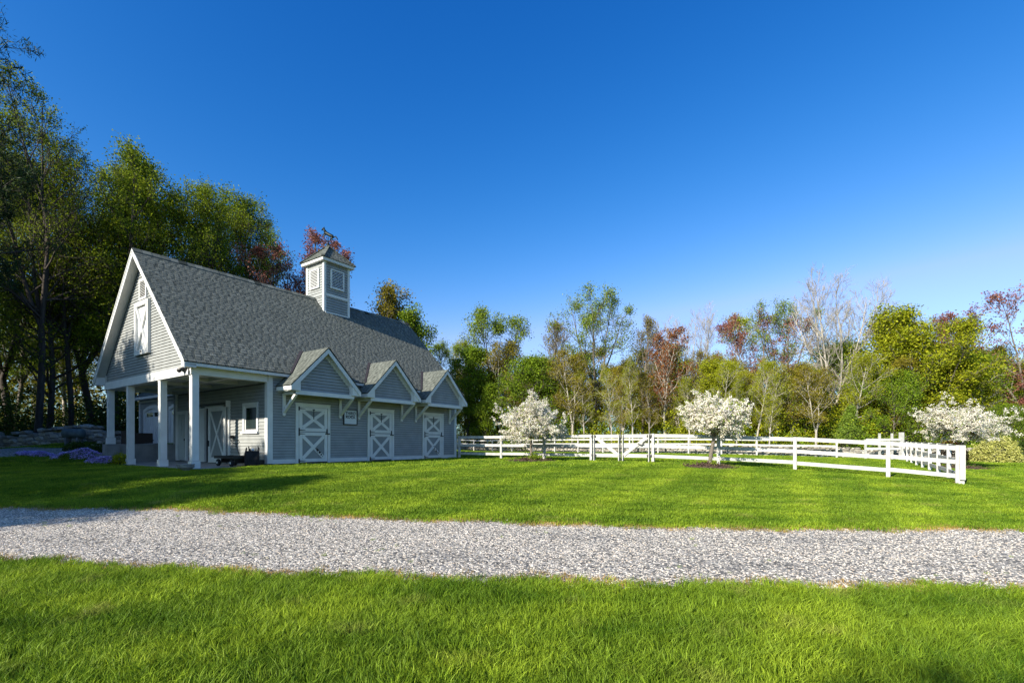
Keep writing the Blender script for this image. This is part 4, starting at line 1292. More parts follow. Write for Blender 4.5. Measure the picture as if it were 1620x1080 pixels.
# ---------------------------------------------------------------- paddock fences
def weather(mb, r):
    return mb
RAILS = ((1.07, 1.205), (.635, .765), (.215, .345))
def rail_bar(p, q, z0, z1, ga, gb, th=.035, off=(0, 0)):
    a = (p[0] + off[0], p[1] + off[1]); b = (q[0] + off[0], q[1] + off[1])
    d = Vector((b[0] - a[0], b[1] - a[1], 0)).normalized()
    n = Vector((-d.y, d.x, 0)) * th / 2
    P = []
    for (x, y), g_ in ((a, ga), (b, gb)):
        for s, z in ((-1, z0), (1, z0), (1, z1), (-1, z1)):
            P.append((x + n.x * s, y + n.y * s, g_ + z))
    return MB().poly(P, [(3, 2, 1, 0), (4, 5, 6, 7), (0, 1, 5, 4), (1, 2, 6, 5), (2, 3, 7, 6), (3, 0, 4, 7)])
def fence(name, pts, label, group, rails=RAILS, post_w=.11, post_h=1.215, seed=0, cap=False):
    r = random.Random(seed)
    gs_ = [gz(*p) for p in pts]
    o = Vector((pts[0][0], pts[0][1], gs_[0]))
    t = empty(name, o, 0, label, 'fence', group)
    def rel(mb):
        mb.v = [(p[0] - o.x, p[1] - o.y, p[2] - o.z) for p in mb.v]
        return mb
    for i, p in enumerate(pts):
        a = pts[max(i - 1, 0)]; b = pts[min(i + 1, len(pts) - 1)]
        d = Vector((b[0] - a[0], b[1] - a[1], 0)).normalized()
        nv = Vector((-d.y, d.x, 0))
        h = post_h + r.uniform(-.01, .01)
        w = post_w / 2
        P = [Vector((p[0], p[1], 0)) + d * sx * w + nv * sy * w for sx, sy in ((-1, -1), (1, -1), (1, 1), (-1, 1))]
        mb = MB().poly([(q.x, q.y, gs_[i] - .25) for q in P] + [(q.x, q.y, gs_[i] + h) for q in P], [(0, 3, 2, 1), (4, 5, 6, 7), (0, 1, 5, 4), (1, 2, 6, 5), (2, 3, 7, 6), (3, 0, 4, 7)])
        rel(mb).build('post', FENCE_WHITE, t)
    for i in range(len(pts) - 1):
        p, q = pts[i], pts[i + 1]
        L_ = math.dist(p, q)
        k = (post_w / 2 + .002) / L_
        a = (p[0] + (q[0] - p[0]) * k, p[1] + (q[1] - p[1]) * k)
        b = (q[0] + (p[0] - q[0]) * k, q[1] + (p[1] - q[1]) * k)
        for z0, z1 in rails:
            j1, j2 = r.uniform(-.012, .012), r.uniform(-.012, .012)
            rel(rail_bar(a, b, z0 + j1, z1 + j1, gs_[i], gs_[i + 1] + j2)).build('rail', FENCE_WHITE, t)
    return t
FG = 'white three board fences round the paddock'
fence('paddock_fence', [FN(.28), FN(3.14), FN(5.7), FN(8.2)], 'white board fence from the barn corner to the double gate, partly in shade', FG, seed=1)
fence('paddock_fence', [FN(11.05), FN(13.64), FN(16.23), FN(18.88), FN(20.58)], 'white board fence from the double gate to the near right corner post', FG, seed=2)
CORNER = FN(20.68)
side = [(CORNER[0] + .571 * s, CORNER[1] + .821 * s) for s in (.25, 2.4, 4.8, 7.2, 9.6, 12.0, 14.4, 16.8, 19.2)]
fence('paddock_fence', side, 'white board fence running away from the near corner to the raised back gate', FG, post_w=.12, seed=3)
back = [BK(t) for t in np.arange(-17, 17.6, 2.44)]
fence('paddock_fence', back, 'white fence along the far side of the paddock before the stone wall', FG, rails=((1.12, 1.25), (.74, .87)), post_h=1.30, seed=4)
# the double gate
def gate_leaf(t, a, b, top_left, gnd, o):
    """One leaf from along-fence a to b; the diagonal drops from the hinge side's top to the meeting stile's foot."""
    p, q = FN(a), FN(b)
    d = Vector((q[0] - p[0], q[1] - p[1], 0)).normalized()
    nv = Vector((-d.y, d.x, 0)) * -.0
    def P(s, z, f=0):
        return Vector((p[0], p[1], gnd)) + d * s + Vector((d.y, -d.x, 0)) * f + Vector((0, 0, z)) - o
    L_ = math.dist(p, q)
    leaf = MB().bar(P(0, 1.125), P(L_, 1.125), .035, .155).build('gate_leaf', FENCE_WHITE, t)
    for z0 in (.695, .28):
        MB().bar(P(0, z0), P(L_, z0), .035, .155).build('rail', FENCE_WHITE, leaf)
    hs_, ms = (0, L_) if top_left else (L_, 0)
    sgn = 1 if top_left else -1
    for s in (hs_ + sgn * .07, ms - sgn * .07):
        MB().bar(P(s, .02, .037), P(s, 1.20, .037), .13, .035, d).build('stile', FENCE_WHITE, leaf)
    MB().bar(P(hs_ + sgn * .12, 1.10, .042), P(ms - sgn * .10, .30, .042), .024, .14, (0, 0, 1)).build('brace', FENCE_WHITE, leaf)
    for z in (1.12, .28):
        MB().bar(P(hs_ - sgn * .06, z, .07), P(hs_ + sgn * .16, z, .07), .02, .10).build('hinge', IRON, leaf)
    return P, L_, leaf
ggnd = gz(*FN(9.6)) - .0
go_ = Vector((*FN(8.35), ggnd))
gt = empty('paddock_gate', go_, 0, 'white double gate with diagonal braces and black hinges in the front fence', 'gate')
Pf, Lf, leaf_a = gate_leaf(gt, 8.30, 9.62, True, ggnd, go_)
gate_leaf(gt, 9.66, 10.96, False, ggnd, go_)
MB().tube([Pf(Lf + .02, .04, .08), Pf(Lf + .02, 1.62, .08)], .016, 6).lathe([(.03, -.05), (.03, .05)], 8, Pf(Lf + .02, 1.02, .08)).build('drop_bolt', IRON, gt)
MB().bar(Pf(Lf + 1.34, 1.05, .085), Pf(Lf + .95, .72, .085), .02, .045).bar(Pf(Lf + .95, .72, .085), Pf(Lf + .80, .80, .085), .02, .04).build('gate_latch', IRON, gt)
# the near corner's closing board and the raised gate at the back
cb = empty('corner_post', (*CORNER, gz(*CORNER)), math.atan2(-.571, .821), 'thick white corner post closing the front fence at its low right end', 'post')
MB().box(-.065, .065, -.13, -.06, .17, 1.225).box(-.05, .05, -.06, .08, -.25, 1.20).build('post_board', FENCE_WHITE, cb)
bgp = [(24.3, 32.5), (24.75, 31.9), (25.2, 31.35), (25.6, 30.9)]
q0 = Vector((24.9, 31.6, gz(24.9, 31.6)))
bgt = empty('raised_gate', q0, 0, 'white raised gate frame with tall posts at the back corner of the paddock', 'gate')
for i, (x, y) in enumerate([(23.1, 31.6), (23.9, 31.45), (24.55, 31.25), (25.05, 31.1)]):
    h = (1.30, 1.72, 1.72, 1.80)[i]
    w = (.05, .05, .05, .10)[i]
    g_ = gz(x, y)
    MB().box(x - w - q0.x, x + w - q0.x, y - w - q0.y, y + w - q0.y, g_ - .2 - q0.z, g_ + h - q0.z).build('post', FENCE_WHITE, bgt)
g_ = gz(24, 31.4)
for z in (1.30, .72):
    MB().bar(Vector((23.1, 31.54, g_ + z)) - q0, Vector((25.0, 31.03, g_ + z)) - q0, .04, .15).build('rail', FENCE_WHITE, bgt)

# ---------------------------------------------------------------- dry stone walls
def rock_mesh(name, seed, tone):
    import bmesh
    r = random.Random(seed)
    bm = bmesh.new()
    bmesh.ops.create_icosphere(bm, subdivisions=1, radius=.5)
    for v in bm.verts:
        c = v.co
        c = Vector([math.copysign(abs(k * 2) ** .6, k) / 2 for k in c])
        v.co = c * r.uniform(.82, 1.1)
    me = bpy.data.meshes.new(name)
    bm.to_mesh(me); bm.free()
    a = me.attributes.new('tone', 'FLOAT', 'FACE')
    a.data.foreach_set('value', [min(1, max(0, tone + r.gauss(0, .05))) for _ in me.polygons])
    me.materials.append(STONE)
    return me
ROCKS = [rock_mesh('stone', i, .1 + .09 * i) for i in range(10)]
def poly_at(pts, s):
    for i in range(len(pts) - 1):
        L_ = math.dist(pts[i], pts[i + 1])
        if s <= L_ or i == len(pts) - 2:
            k = s / L_
            return (pts[i][0] + (pts[i + 1][0] - pts[i][0]) * k, pts[i][1] + (pts[i + 1][1] - pts[i][1]) * k), math.atan2(pts[i + 1][1] - pts[i][1], pts[i + 1][0] - pts[i][0])
        s -= L_
def stone_wall(pts, height, sl_, sh, label, single, seed):
    r = random.Random(seed)
    pts = [tuple(map(float, p)) for p in pts]
    tot = sum(math.dist(pts[i], pts[i + 1]) for i in range(len(pts) - 1))
    o = Vector((*pts[0], gz(*pts[0])))
    t = empty('stone_wall', o, 0, label, 'wall')
    core = MB()
    for i in range(len(pts) - 1):
        n_ = max(2, int(math.dist(pts[i], pts[i + 1]) / 1.5))
        for k in range(n_):
            a = Vector(pts[i]).lerp(Vector(pts[i + 1]), k / n_); b = Vector(pts[i]).lerp(Vector(pts[i + 1]), (k + 1) / n_)
            za, zb_ = gz(*a), gz(*b)
            core.poly([(p[0] - o.x, p[1] - o.y, p[2] - o.z) for p in rail_bar(a, b, -.2, height * .80, za, zb_, .20).v], [(3, 2, 1, 0), (4, 5, 6, 7), (0, 1, 5, 4), (1, 2, 6, 5), (2, 3, 7, 6), (3, 0, 4, 7)])
    core.build('wall_core', CONC_D, t)
    V, F, T = [], [], []
    z = 0.0
    cnt = 0
    while z < height - .02:
        h = sh * r.uniform(.8, 1.25)
        s = -r.uniform(0, sl_)
        while s < tot:
            L_ = sl_ * r.uniform(.6, 1.5)
            hh = h * r.uniform(.8, 1.15)
            (x, y), ang = poly_at(pts, min(max(s + L_ / 2, 0), tot))
            top = z + hh > height - .06
            if not (top and r.random() < .25):
                zz = gz(x, y) + z + hh / 2
                me = ROCKS[r.randrange(10)]
                loc = Vector((x, y, zz)) - o + Vector((r.uniform(-.03, .03), r.uniform(-.04, .04), 0))
                sc = Vector((L_ * 1.14, r.uniform(.48, .62), hh * 1.30))
                rot = Euler((r.gauss(0, .06), r.gauss(0, .07), ang + r.gauss(0, .06)))
                if single and cnt < 300:
                    so = bpy.data.objects.new('stone', me)
                    so.location, so.scale, so.rotation_euler = loc, sc, rot
                    link(so, t)
                else:
                    M_ = Matrix.LocRotScale(loc, rot, sc)
                    b = len(V)
                    V += [tuple(M_ @ v.co) for v in me.vertices]
                    F += [[b + i for i in p.vertices] for p in me.polygons]
                    T += [d.value for d in me.attributes['tone'].data]
                cnt += 1
            s += L_ + .005
        z += h
    if V:
        so = link(bpy.data.objects.new('stones', np_mesh('stones', np.array(V), np.array(F), STONE, tone=T)), t)
        so['kind'] = 'stuff'
    return t
stone_wall(LWALL[1:6], .88, .42, .19, 'shaded dry stone wall under the tall trees beyond the gravel', True, 11)
stone_wall(WALL[:5], .74, .30, .13, 'sunlit dry stone wall behind the far side of the paddock fence', False, 12)
stone_wall(WALL[4:], .76, .34, .14, 'low dry stone wall between the right blossoming tree and the golden shrub', True, 13)

# ---------------------------------------------------------------- trees
def tubes_np(brs, sides):
    V, F = [], []
    b = 0
    ang = np.arange(sides) * 2 * np.pi / sides
    ca, sa = np.cos(ang), np.sin(ang)
    for pts, rad in brs:
        n = len(pts)
        d = np.gradient(pts, axis=0)
        d /= np.linalg.norm(d, axis=1, keepdims=True) + 1e-9
        ref = np.array([.31, .57, .76]) if abs(d[0] @ np.array([.31, .57, .76])) < .9 else np.array([1., 0, 0])
        x = np.cross(d, ref); x /= np.linalg.norm(x, axis=1, keepdims=True) + 1e-9
        y = np.cross(d, x)
        ring = pts[:, None, :] + (x[:, None, :] * ca[None, :, None] + y[:, None, :] * sa[None, :, None]) * rad[:, None, None]
        V.append(ring.reshape(-1, 3))
        i = np.arange((n - 1) * sides); r_ = i // sides; c = i % sides; c2 = (c + 1) % sides
        F.append(np.c_[b + r_ * sides + c, b + r_ * sides + c2, b + (r_ + 1) * sides + c2, b + (r_ + 1) * sides + c])
        b += n * sides
    return np.concatenate(V), np.concatenate(F)

def grow(r, p, d, L, r0, r1, n, wob, up):
    pts = [np.array(p, float)]
    d = np.array(d, float); d /= np.linalg.norm(d)
    for i in range(n):
        d = d + r.normal(0, wob, 3) + np.array([0, 0, up])
        d /= np.linalg.norm(d)
        pts.append(pts[-1] + d * L / n)
    return np.array(pts), np.linspace(r0, r1, n + 1)

def side_dir(r, d, ang, az=None):
    d = d / np.linalg.norm(d)
    ref = np.array([0, 0, 1.]) if abs(d[2]) < .9 else np.array([1., 0, 0])
    x = np.cross(d, ref); x /= np.linalg.norm(x); y = np.cross(d, x)
    a = r.uniform(0, 2 * np.pi) if az is None else az
    return d * np.cos(ang) + (x * np.cos(a) + y * np.sin(a)) * np.sin(ang)

PROF = {'round': lambda t: np.sin(np.pi * min(max(t, .04), .97)) ** .6, 'vase': lambda t: .45 + .55 * t if t < .75 else 1.0 - (t - .75) * 1.6,
        'cone': lambda t: 1.02 - .92 * t, 'full': lambda t: (1 - (2 * t - .8) ** 2 * .5) if t > .4 else 1.0 - (.4 - t) * .3, 'column': lambda t: .8 + .2 * math.sin(3 * t) if t < .85 else .55}

def leaves_np(r, A, n, size, clump, aspect=.6, up=.35, tone_c=.18):
    """n leaf diamonds scattered round the anchors A."""
    k = r.integers(0, len(A), n)
    ct = r.normal(.5, tone_c, len(A))
    P = A[k] + r.normal(0, clump, (n, 3)) * np.array([1, 1, .8])
    nrm = r.normal(0, 1, (n, 3)); nrm[:, 2] += up * 1.5
    nrm /= np.linalg.norm(nrm, axis=1, keepdims=True)
    tv = np.cross(nrm, r.normal(0, 1, (n, 3))); tv /= np.linalg.norm(tv, axis=1, keepdims=True) + 1e-9
    bv = np.cross(nrm, tv)
    s = size * r.uniform(.6, 1.35, (n, 1))
    a, b = tv * s / 2, bv * s * aspect / 2
    V = np.stack([P - a, P - a * .1 - b, P + a, P - a * .1 + b], 1).reshape(-1, 3)
    F = np.arange(4 * n).reshape(-1, 4)
    T = np.clip(ct[k] + r.normal(0, .14, n), 0, 1)
    return V, F, T

def gen_tree(name, seed, H, cb, spread, wood, leaf, n1=16, n2=7, n3=4, leaders=1, fork=.3, fang=18, a0=65, a1=25, up=.06, prof='round', nleaf=9000, lsize=.14, clump=.18, rtrunk=None, lean=0.0, l2=.45, l3=.35, twig=.012, aspect=.6, lup=.35, wob=.10):
    r = np.random.default_rng(seed)
    rt = rtrunk or H * .011
    b5, b4, b3 = [], [], []
    anchors = []
    mains = []
    if leaders == 1:
        pts, rad = grow(r, (0, 0, -.2), (lean, 0, 1), H * .93, rt, rt * .12, 10, .045, .03)
        b5.append((pts, rad)); mains.append((pts, rad, cb, 0.0))
    else:
        fh = fork * H
        pts, rad = grow(r, (0, 0, -.2), (lean, 0, 1), fh + .2, rt, rt * .8, 4, .04, .02)
        b5.append((pts, rad))
        for i in range(leaders):
            az = 2 * np.pi * i / leaders + r.uniform(-.4, .4)
            q = np.radians(fang * r.uniform(.5, 1.3))
            d = np.array([np.sin(q) * np.cos(az), np.sin(q) * np.sin(az), np.cos(q)])
            p2, r2 = grow(r, pts[-1], d, (H * .95 - fh) * r.uniform(.85, 1.0) / max(.8, np.cos(q)), rt * .62, rt * .09, 9, .06, .05)
            b5.append((p2, r2)); mains.append((p2, r2, max(.02, (cb - fork) / (1 - fork)), fork))
    for pts, rad, c0, _ in mains:
        m1 = max(3, n1 // len(mains))
        for i in range(m1):
            t = (i + r.uniform(.2, .8)) / m1
            f = c0 + (1 - c0) * t * .97
            q = f * (len(pts) - 1); j = min(int(q), len(pts) - 2)
            p = pts[j] + (pts[j + 1] - pts[j]) * (q - j)
            rr = np.interp(q, np.arange(len(pts)), rad)
            L1 = spread * H * PROF[prof](t) * r.uniform(.75, 1.15)
            if len(mains) > 1: L1 *= .75
            ang = np.radians(a0 + (a1 - a0) * t + r.normal(0, 7))
            td = pts[j + 1] - pts[j]
            d = side_dir(r, td, ang, i * 2.4 + r.uniform(-.5, .5))
            P1, R1 = grow(r, p, d, L1, min(rr * .6, L1 * .022 + .01), twig, 6, wob, up)
            b4.append((P1, R1))
            for k in range(n2):
                f2 = .25 + .72 * (k + r.uniform(.1, .9)) / n2
                q2 = f2 * 6; j2 = min(int(q2), 5)
                p2 = P1[j2] + (P1[j2 + 1] - P1[j2]) * (q2 - j2)
                d2 = side_dir(r, P1[j2 + 1] - P1[j2], np.radians(r.uniform(25, 60)))
                L2 = L1 * l2 * (1.1 - .6 * f2) * r.uniform(.7, 1.3)
                P2, R2 = grow(r, p2, d2, L2, max(twig, np.interp(q2, np.arange(7), R1) * .55), twig * .7, 4, wob * 1.2, up * 1.2)
                b3.append((P2, R2))
                anchors += [P2[2], P2[3], P2[4]]
                for k3 in range(n3):
                    q3 = r.uniform(1, 4); j3 = min(int(q3), 3)
                    p3 = P2[j3] + (P2[j3 + 1] - P2[j3]) * (q3 - j3)
                    d3 = side_dir(r, P2[j3 + 1] - P2[j3], np.radians(r.uniform(25, 60)))
                    P3, R3 = grow(r, p3, d3, max(.12, L2 * l3 * r.uniform(.6, 1.4)) + .1, twig * .7, twig * .4, 2, wob * 1.2, up * 1.5)
                    b3.append((P3, R3)); anchors += [P3[1], P3[2]]
            anchors.append(P1[-1])
    V1, F1 = tubes_np(b5, 8); V2, F2 = tubes_np(b4, 5); V3, F3 = tubes_np(b3, 3)
    V = np.concatenate([V1, V2, V3]); F = np.concatenate([F1, F2 + len(V1), F3 + len(V1) + len(V2)])
    trunk = np_mesh('trunk', V, F, wood, smooth=True)
    crown = None
    if nleaf:
        LV, LF, LT = leaves_np(r, np.array(anchors), nleaf, lsize, clump, aspect, lup)
        crown = np_mesh('crown', LV, LF, leaf, tone=LT)
    return dict(trunk=trunk, crown=crown, H=H)

PR = {
 'airy':   gen_tree('airy', 1, 15, .40, .34, BARK_M, L_LIGHT, n1=30, n2=9, leaders=5, fork=.40, fang=20, a0=56, a1=20, prof='round', nleaf=16000, lsize=.13, clump=.22, up=.08),
 'airy2':  gen_tree('airy2', 2, 13, .30, .26, BARK_L, L_YEL, n1=20, n2=7, a0=55, a1=20, prof='round', nleaf=11000, lsize=.11, clump=.22, up=.08),
 'round':  gen_tree('round', 3, 12, .42, .34, BARK_D, L_LIGHT, n1=22, n2=8, leaders=4, fork=.42, fang=22, a0=62, a1=25, prof='round', nleaf=13000, lsize=.14, clump=.26),
 'bare':   gen_tree('bare', 4, 14, .26, .30, BARK_L, None, n1=117, n2=9, n3=7, leaders=9, fork=.20, fang=15, rtrunk=.15, a0=42, a1=18, up=.10, prof='vase', nleaf=0, twig=.010),
 'bare2':  gen_tree('bare2', 5, 12, .28, .24, BARK_M, L_OLIVE, n1=30, n2=9, n3=6, a0=45, a1=18, up=.12, prof='round', nleaf=3500, lsize=.10, clump=.12, twig=.012),
 'red':    gen_tree('red', 6, 12, .24, .26, BARK_L, L_RED, n1=32, n2=8, leaders=2, fork=.2, fang=9, a0=48, a1=18, up=.10, prof='full', nleaf=6500, lsize=.14, clump=.17),
 'maroon': gen_tree('maroon', 7, 13, .24, .32, BARK_M, L_PINK, n1=40, n2=8, leaders=4, fork=.22, fang=20, a0=48, a1=18, up=.11, prof='round', nleaf=11000, lsize=.14, clump=.15),
 'maple':  gen_tree('maple', 21, 19, .30, .26, BARK_M, L_PINK, n1=60, n2=8, n3=5, leaders=5, fork=.28, fang=15, a0=58, a1=20, up=.10, prof='round', nleaf=20000, lsize=.15, clump=.17),
 'full':   gen_tree('full', 8, 9, .05, .40, BARK_M, L_MID, n1=34, n2=9, a0=70, a1=25, prof='full', nleaf=28000, lsize=.13, clump=.27, up=.04),
 'gold':   gen_tree('gold', 9, 9, .08, .38, BARK_M, L_YEL, n1=32, n2=9, leaders=3, fork=.1, fang=18, a0=62, a1=22, prof='full', nleaf=26000, lsize=.125, clump=.26, up=.06),
 'olive2': gen_tree('olive2', 20, 10, .14, .34, BARK_M, L_OLIVE, n1=30, n2=8, leaders=3, fork=.18, fang=15, a0=56, a1=20, prof='full', nleaf=18000, lsize=.11, clump=.22, up=.08),
 'olive':  gen_tree('olive', 10, 10, .20, .28, BARK_L, L_OLIVE, n1=24, n2=8, leaders=2, fork=.25, fang=12, a0=52, a1=20, prof='full', nleaf=12000, lsize=.10, clump=.2, up=.08),
 'birch':  gen_tree('birch', 11, 12, .28, .17, BARK_L, L_YEL, n1=22, n2=7, a0=50, a1=22, prof='column', nleaf=8000, lsize=.09, clump=.17, up=.05, rtrunk=.11),
 'green':  gen_tree('green', 12, 10, .14, .32, BARK_D, L_MID, n1=28, n2=8, leaders=2, fork=.15, fang=12, a0=64, a1=24, prof='round', nleaf=21000, lsize=.14, clump=.27),
 'tall':   gen_tree('tall', 13, 22, .12, .27, BARK_D, L_TALL, n1=48, n2=9, n3=5, leaders=3, fork=.26, fang=14, a0=70, a1=24, prof='full', nleaf=32000, lsize=.16, clump=.34, rtrunk=.27, up=.05),
 'tall2':  gen_tree('tall2', 14, 24, .18, .25, BARK_D, L_TALL, n1=42, n2=9, n3=5, a0=66, a1=20, prof='full', nleaf=26000, lsize=.16, clump=.32, rtrunk=.25, lean=.12, up=.09),
 'sparse': gen_tree('sparse', 15, 25, .24, .26, BARK_D, L_TALL, n1=56, n2=10, n3=6, leaders=4, fork=.30, fang=14, a0=56, a1=18, prof='full', nleaf=16000, lsize=.13, clump=.20, rtrunk=.22, up=.08),
 'pine':   gen_tree('pine', 16, 27, .30, .24, BARK_D, L_NEEDLE, n1=46, n2=9, n3=4, a0=84, a1=50, prof='round', nleaf=42000, lsize=.36, clump=.16, aspect=.13, up=.03, rtrunk=.30),
 'shade':  gen_tree('shade', 17, 15, .06, .26, BARK_D, L_MID, n1=42, n2=9, n3=4, a0=72, a1=24, prof='full', nleaf=26000, lsize=.24, clump=.34, rtrunk=.22, up=.04),
 'juniper': gen_tree('juniper', 18, 4.4, .02, .42, BARK_M, L_JUN, n1=40, n2=9, n3=4, a0=38, a1=12, prof='cone', nleaf=16000, lsize=.17, clump=.09, aspect=.25, up=.14, twig=.006),
}
TREE_N = [0]
def tree(name, kind, x, y, h, label, group=None, wide=1.0, rz=None, cat='tree'):
    p = PR[kind]
    TREE_N[0] += 1
    r = random.Random(TREE_N[0] * 17 + 3)
    t = empty(name, (x, y, gz(x, y) - .05), r.uniform(0, 6.28) if rz is None else rz, label, cat, group)
    s = h / p['H']
    t.scale = (s * wide, s * wide, s)
    link(bpy.data.objects.new('trunk', p['trunk']), t)
    if p['crown'] is not None:
        link(bpy.data.objects.new('crown', p['crown']), t)
    return t
def tree_px(name, kind, px, Y, topy, label, group=None, wide=1.0, rz=None, cat='tree'):
    x = (px - 810) / 765 * Y
    h = (702 - topy) / 765 * Y - float(hrel(x, Y)[0])
    return tree(name, kind, x, Y, h, label, group, wide, rz, cat)

WG = 'trees of the mixed wood behind the paddock'
for row in [
 ('leafy_tree', 'green', 738, 56, 540, 'dark green leafy tree just right of the barn, behind the shaded end of the fence', 1.0),
 ('round_crowned_tree', 'round', 792, 58, 494, 'tall round crowned green tree standing alone above the left blossoming tree', 1.0),
 ('leafy_tree', 'green', 765, 54, 600, 'low dark leafy tree behind the left side of the first blossoming tree', 1.1),
 ('budding_tree', 'olive', 838, 55, 560, 'olive yellow budding tree right behind the first blossoming tree', 1.1),
 ('bare_tree', 'bare2', 872, 56, 503, 'thin grey brown tree with upright bare twigs left of the tallest green tree', 1.2),
 ('tall_green_tree', 'airy', 942, 52, 467, 'tallest airy light green tree with a domed crown behind the double gate', 1.05),
 ('budding_tree', 'olive', 905, 49, 548, 'brownish budding tree with pale stems left of the white gate', 1.2),
 ('pale_birch', 'birch', 968, 46, 570, 'slender pale trunked tree with yellow green leaves above the gate bolt', 1.0),
 ('bare_tree', 'bare2', 1016, 50, 494, 'slim upright reddish twigged tree just left of the red leaved tree', 1.1),
 ('pale_birch', 'birch', 1002, 44, 560, 'slender white trunked tree with sparse leaves above the right gate leaf', 1.0),
 ('red_tree', 'red', 1054, 45, 496, 'red bronze leaved tree with pale double trunk left of the middle blossoming tree', 1.1),
 ('bare_tree', 'bare', 1098, 54, 494, 'faint bare grey tree behind the red leaved tree', .8),
 ('budding_tree', 'olive', 1118, 46, 560, 'olive budding tree with forked white stems right of the red tree', 1.1),
 ('airy_tree', 'airy2', 1152, 50, 488, 'airy yellow green tree above the middle blossoming tree', 1.0),
 ('maroon_tree', 'maroon', 1200, 47, 484, 'maroon tinged tree with spiky top left of the big bare tree', .9),
 ('airy_tree', 'airy', 1236, 49, 482, 'light green tree top between the maroon tree and the big bare tree', .9),
 ('budding_tree', 'olive', 1178, 42, 590, 'low yellow budding tree with leaning pale stems above the middle fence bay', 1.2),
 ('pale_birch', 'birch', 1232, 41, 560, 'white stemmed young tree left of the dense green thicket', 1.0),
 ('big_bare_tree', 'bare', 1312, 42, 449, 'largest bare pale tree with a fan of grey twigs against the sky', 1.15),
 ('dense_tree', 'full', 1268, 40, 590, 'dense mid green bushy tree at the foot of the big bare tree', 1.1),
 ('dense_tree', 'full', 1335, 43, 545, 'dense green tree behind the juniper', 1.1),
 ('golden_green_tree', 'gold', 1392, 40, 500, 'broad yellow green tree right of the big bare tree', 1.15),
 ('golden_green_tree', 'gold', 1462, 38, 520, 'yellow green tree above the raised back gate', 1.2),
 ('dense_tree', 'full', 1405, 36.5, 590, 'low dense green tree between juniper and raised gate', 1.1),
 ('maroon_tree', 'maroon', 1474, 46, 498, 'pinkish budding tree top above the yellow green trees at right', .8),
 ('leafy_tree', 'airy', 1510, 50, 500, 'small blue green tree top against the sky near the right edge', .7),
 ('golden_green_tree', 'gold', 1520, 40, 555, 'orange tinted yellow green tree behind the right blossoming tree', 1.2),
 ('pale_birch', 'birch', 1562, 38, 560, 'pale stemmed clump tree above the golden shrub', 1.3),
 ('budding_tree', 'olive', 1580, 42, 548, 'olive green tree with pale trunk above the golden shrub', 1.2),
 ('maroon_tree', 'maroon', 1632, 38, 448, 'dark maroon tree leaning in from the right edge of the picture', 1.0),
 ('dense_tree', 'full', 1604, 35, 640, 'dark green bushy tree behind the golden shrub', 1.2),
 ('leafy_tree', 'green', 1548, 47, 540, 'mid green tree far behind the right blossoming tree', 1.0),
 ('juniper', 'juniper', 1342, 35.2, 636, 'pointed dark green juniper before the thicket behind the paddock', 1.0),
 # left of the barn and behind it
 ('red_maple', 'maple', 496, 48, 370, 'red leaved maple rising behind the cupola and its weathervane', 1.0),
 ('red_maple', 'maple', 452, 42, 384, 'second red leaved maple left of the cupola, behind the barn ridge', 1.1),
 ('budding_tree', 'olive2', 598, 52, 455, 'brownish yellow budding tree behind the far end of the barn roof', 1.1),
 ('leafy_tree', 'green', 664, 50, 492, 'green tree behind the end of the barn roof', .9),
 ('leafy_tree', 'airy', 702, 60, 536, 'thin light green tree in the gap right of the barn roof', .9),
]:
    tree_px(row[0], row[1], row[2], row[3], row[4], row[5], WG, row[6])
LG = 'tall trees of the wood left of the barn'
for row in [
 ('tall_sparse_tree', 'sparse', 58, 31, 82, 'tallest thin leaved tree near the left edge with wispy upright twigs', .9),
 ('tall_sparse_tree', 'sparse', -30, 34, 95, 'thin leaved tall tree cut by the left edge of the picture', .9),
 ('leaning_tree', 'tall2', 70, 33, 250, 'leaning dark trunked tree with bright backlit leaves left of the barn gable', 1.0),
 ('tall_sparse_tree', 'sparse', 214, 38, 222, 'tall wispy topped tree standing straight behind the barn gable peak', .85),
 ('tall_green_tree', 'tall', 150, 37, 262, 'big green tree filling the gap between leaning tree and barn gable', 1.0),
 ('tall_green_tree', 'tall', 300, 42, 274, 'big dark green tree behind the left part of the barn ridge', .95),
 ('tall_sparse_tree', 'sparse', 352, 44, 300, 'wispy dark tree behind the middle of the barn ridge', .9),
 ('tall_green_tree', 'tall2', 398, 46, 312, 'dark tree whose branches reach right beside the red maple', .9),
 ('tall_green_tree', 'tall', 15, 38, 290, 'big green tree at the left edge behind the stone wall', 1.1),
 ('tall_green_tree', 'tall2', 250, 48, 270, 'green tree far behind the barn gable', 1.0),
 ('white_pine', 'pine', -52, 25, -40, 'dark pine whose needled boughs poke in at the top left corner', .85),
]:
    tree_px(row[0], row[1], row[2], row[3], row[4], row[5], LG, row[6])
for k_, (nm, kd, px, Y, ty, lab, wd) in enumerate((
 ('tall_green_tree', 'tall', 186, 35, 236, 'big yellow green tree just left of the barn gable peak', .95),
 ('tall_sparse_tree', 'sparse', 112, 34, 176, 'thin leaved tree stepping down right of the tallest one', .85),
 ('tall_green_tree', 'tall2', 352, 40, 292, 'green tree over the middle of the barn ridge', .9),
 ('tall_green_tree', 'tall', 390, 50, 352, 'dark green tree low behind the barn ridge, left of the cupola', .8))):
    keep = TREE_N[0]
    TREE_N[0] = 400 + k_
    tree_px(nm, kd, px, Y, ty, lab, LG, wd)
    TREE_N[0] = keep
LOOK = {'tall': 'big leafy green', 'tall2': 'slender leaning green', 'airy': 'round topped light green', 'airy2': 'airy yellow green', 'olive': 'thin olive budding', 'olive2': 'bushy olive brown budding',
        'birch': 'narrow pale stemmed', 'gold': 'broad yellow green', 'bare2': 'grey brown nearly bare', 'full': 'dense mid green bushy'}
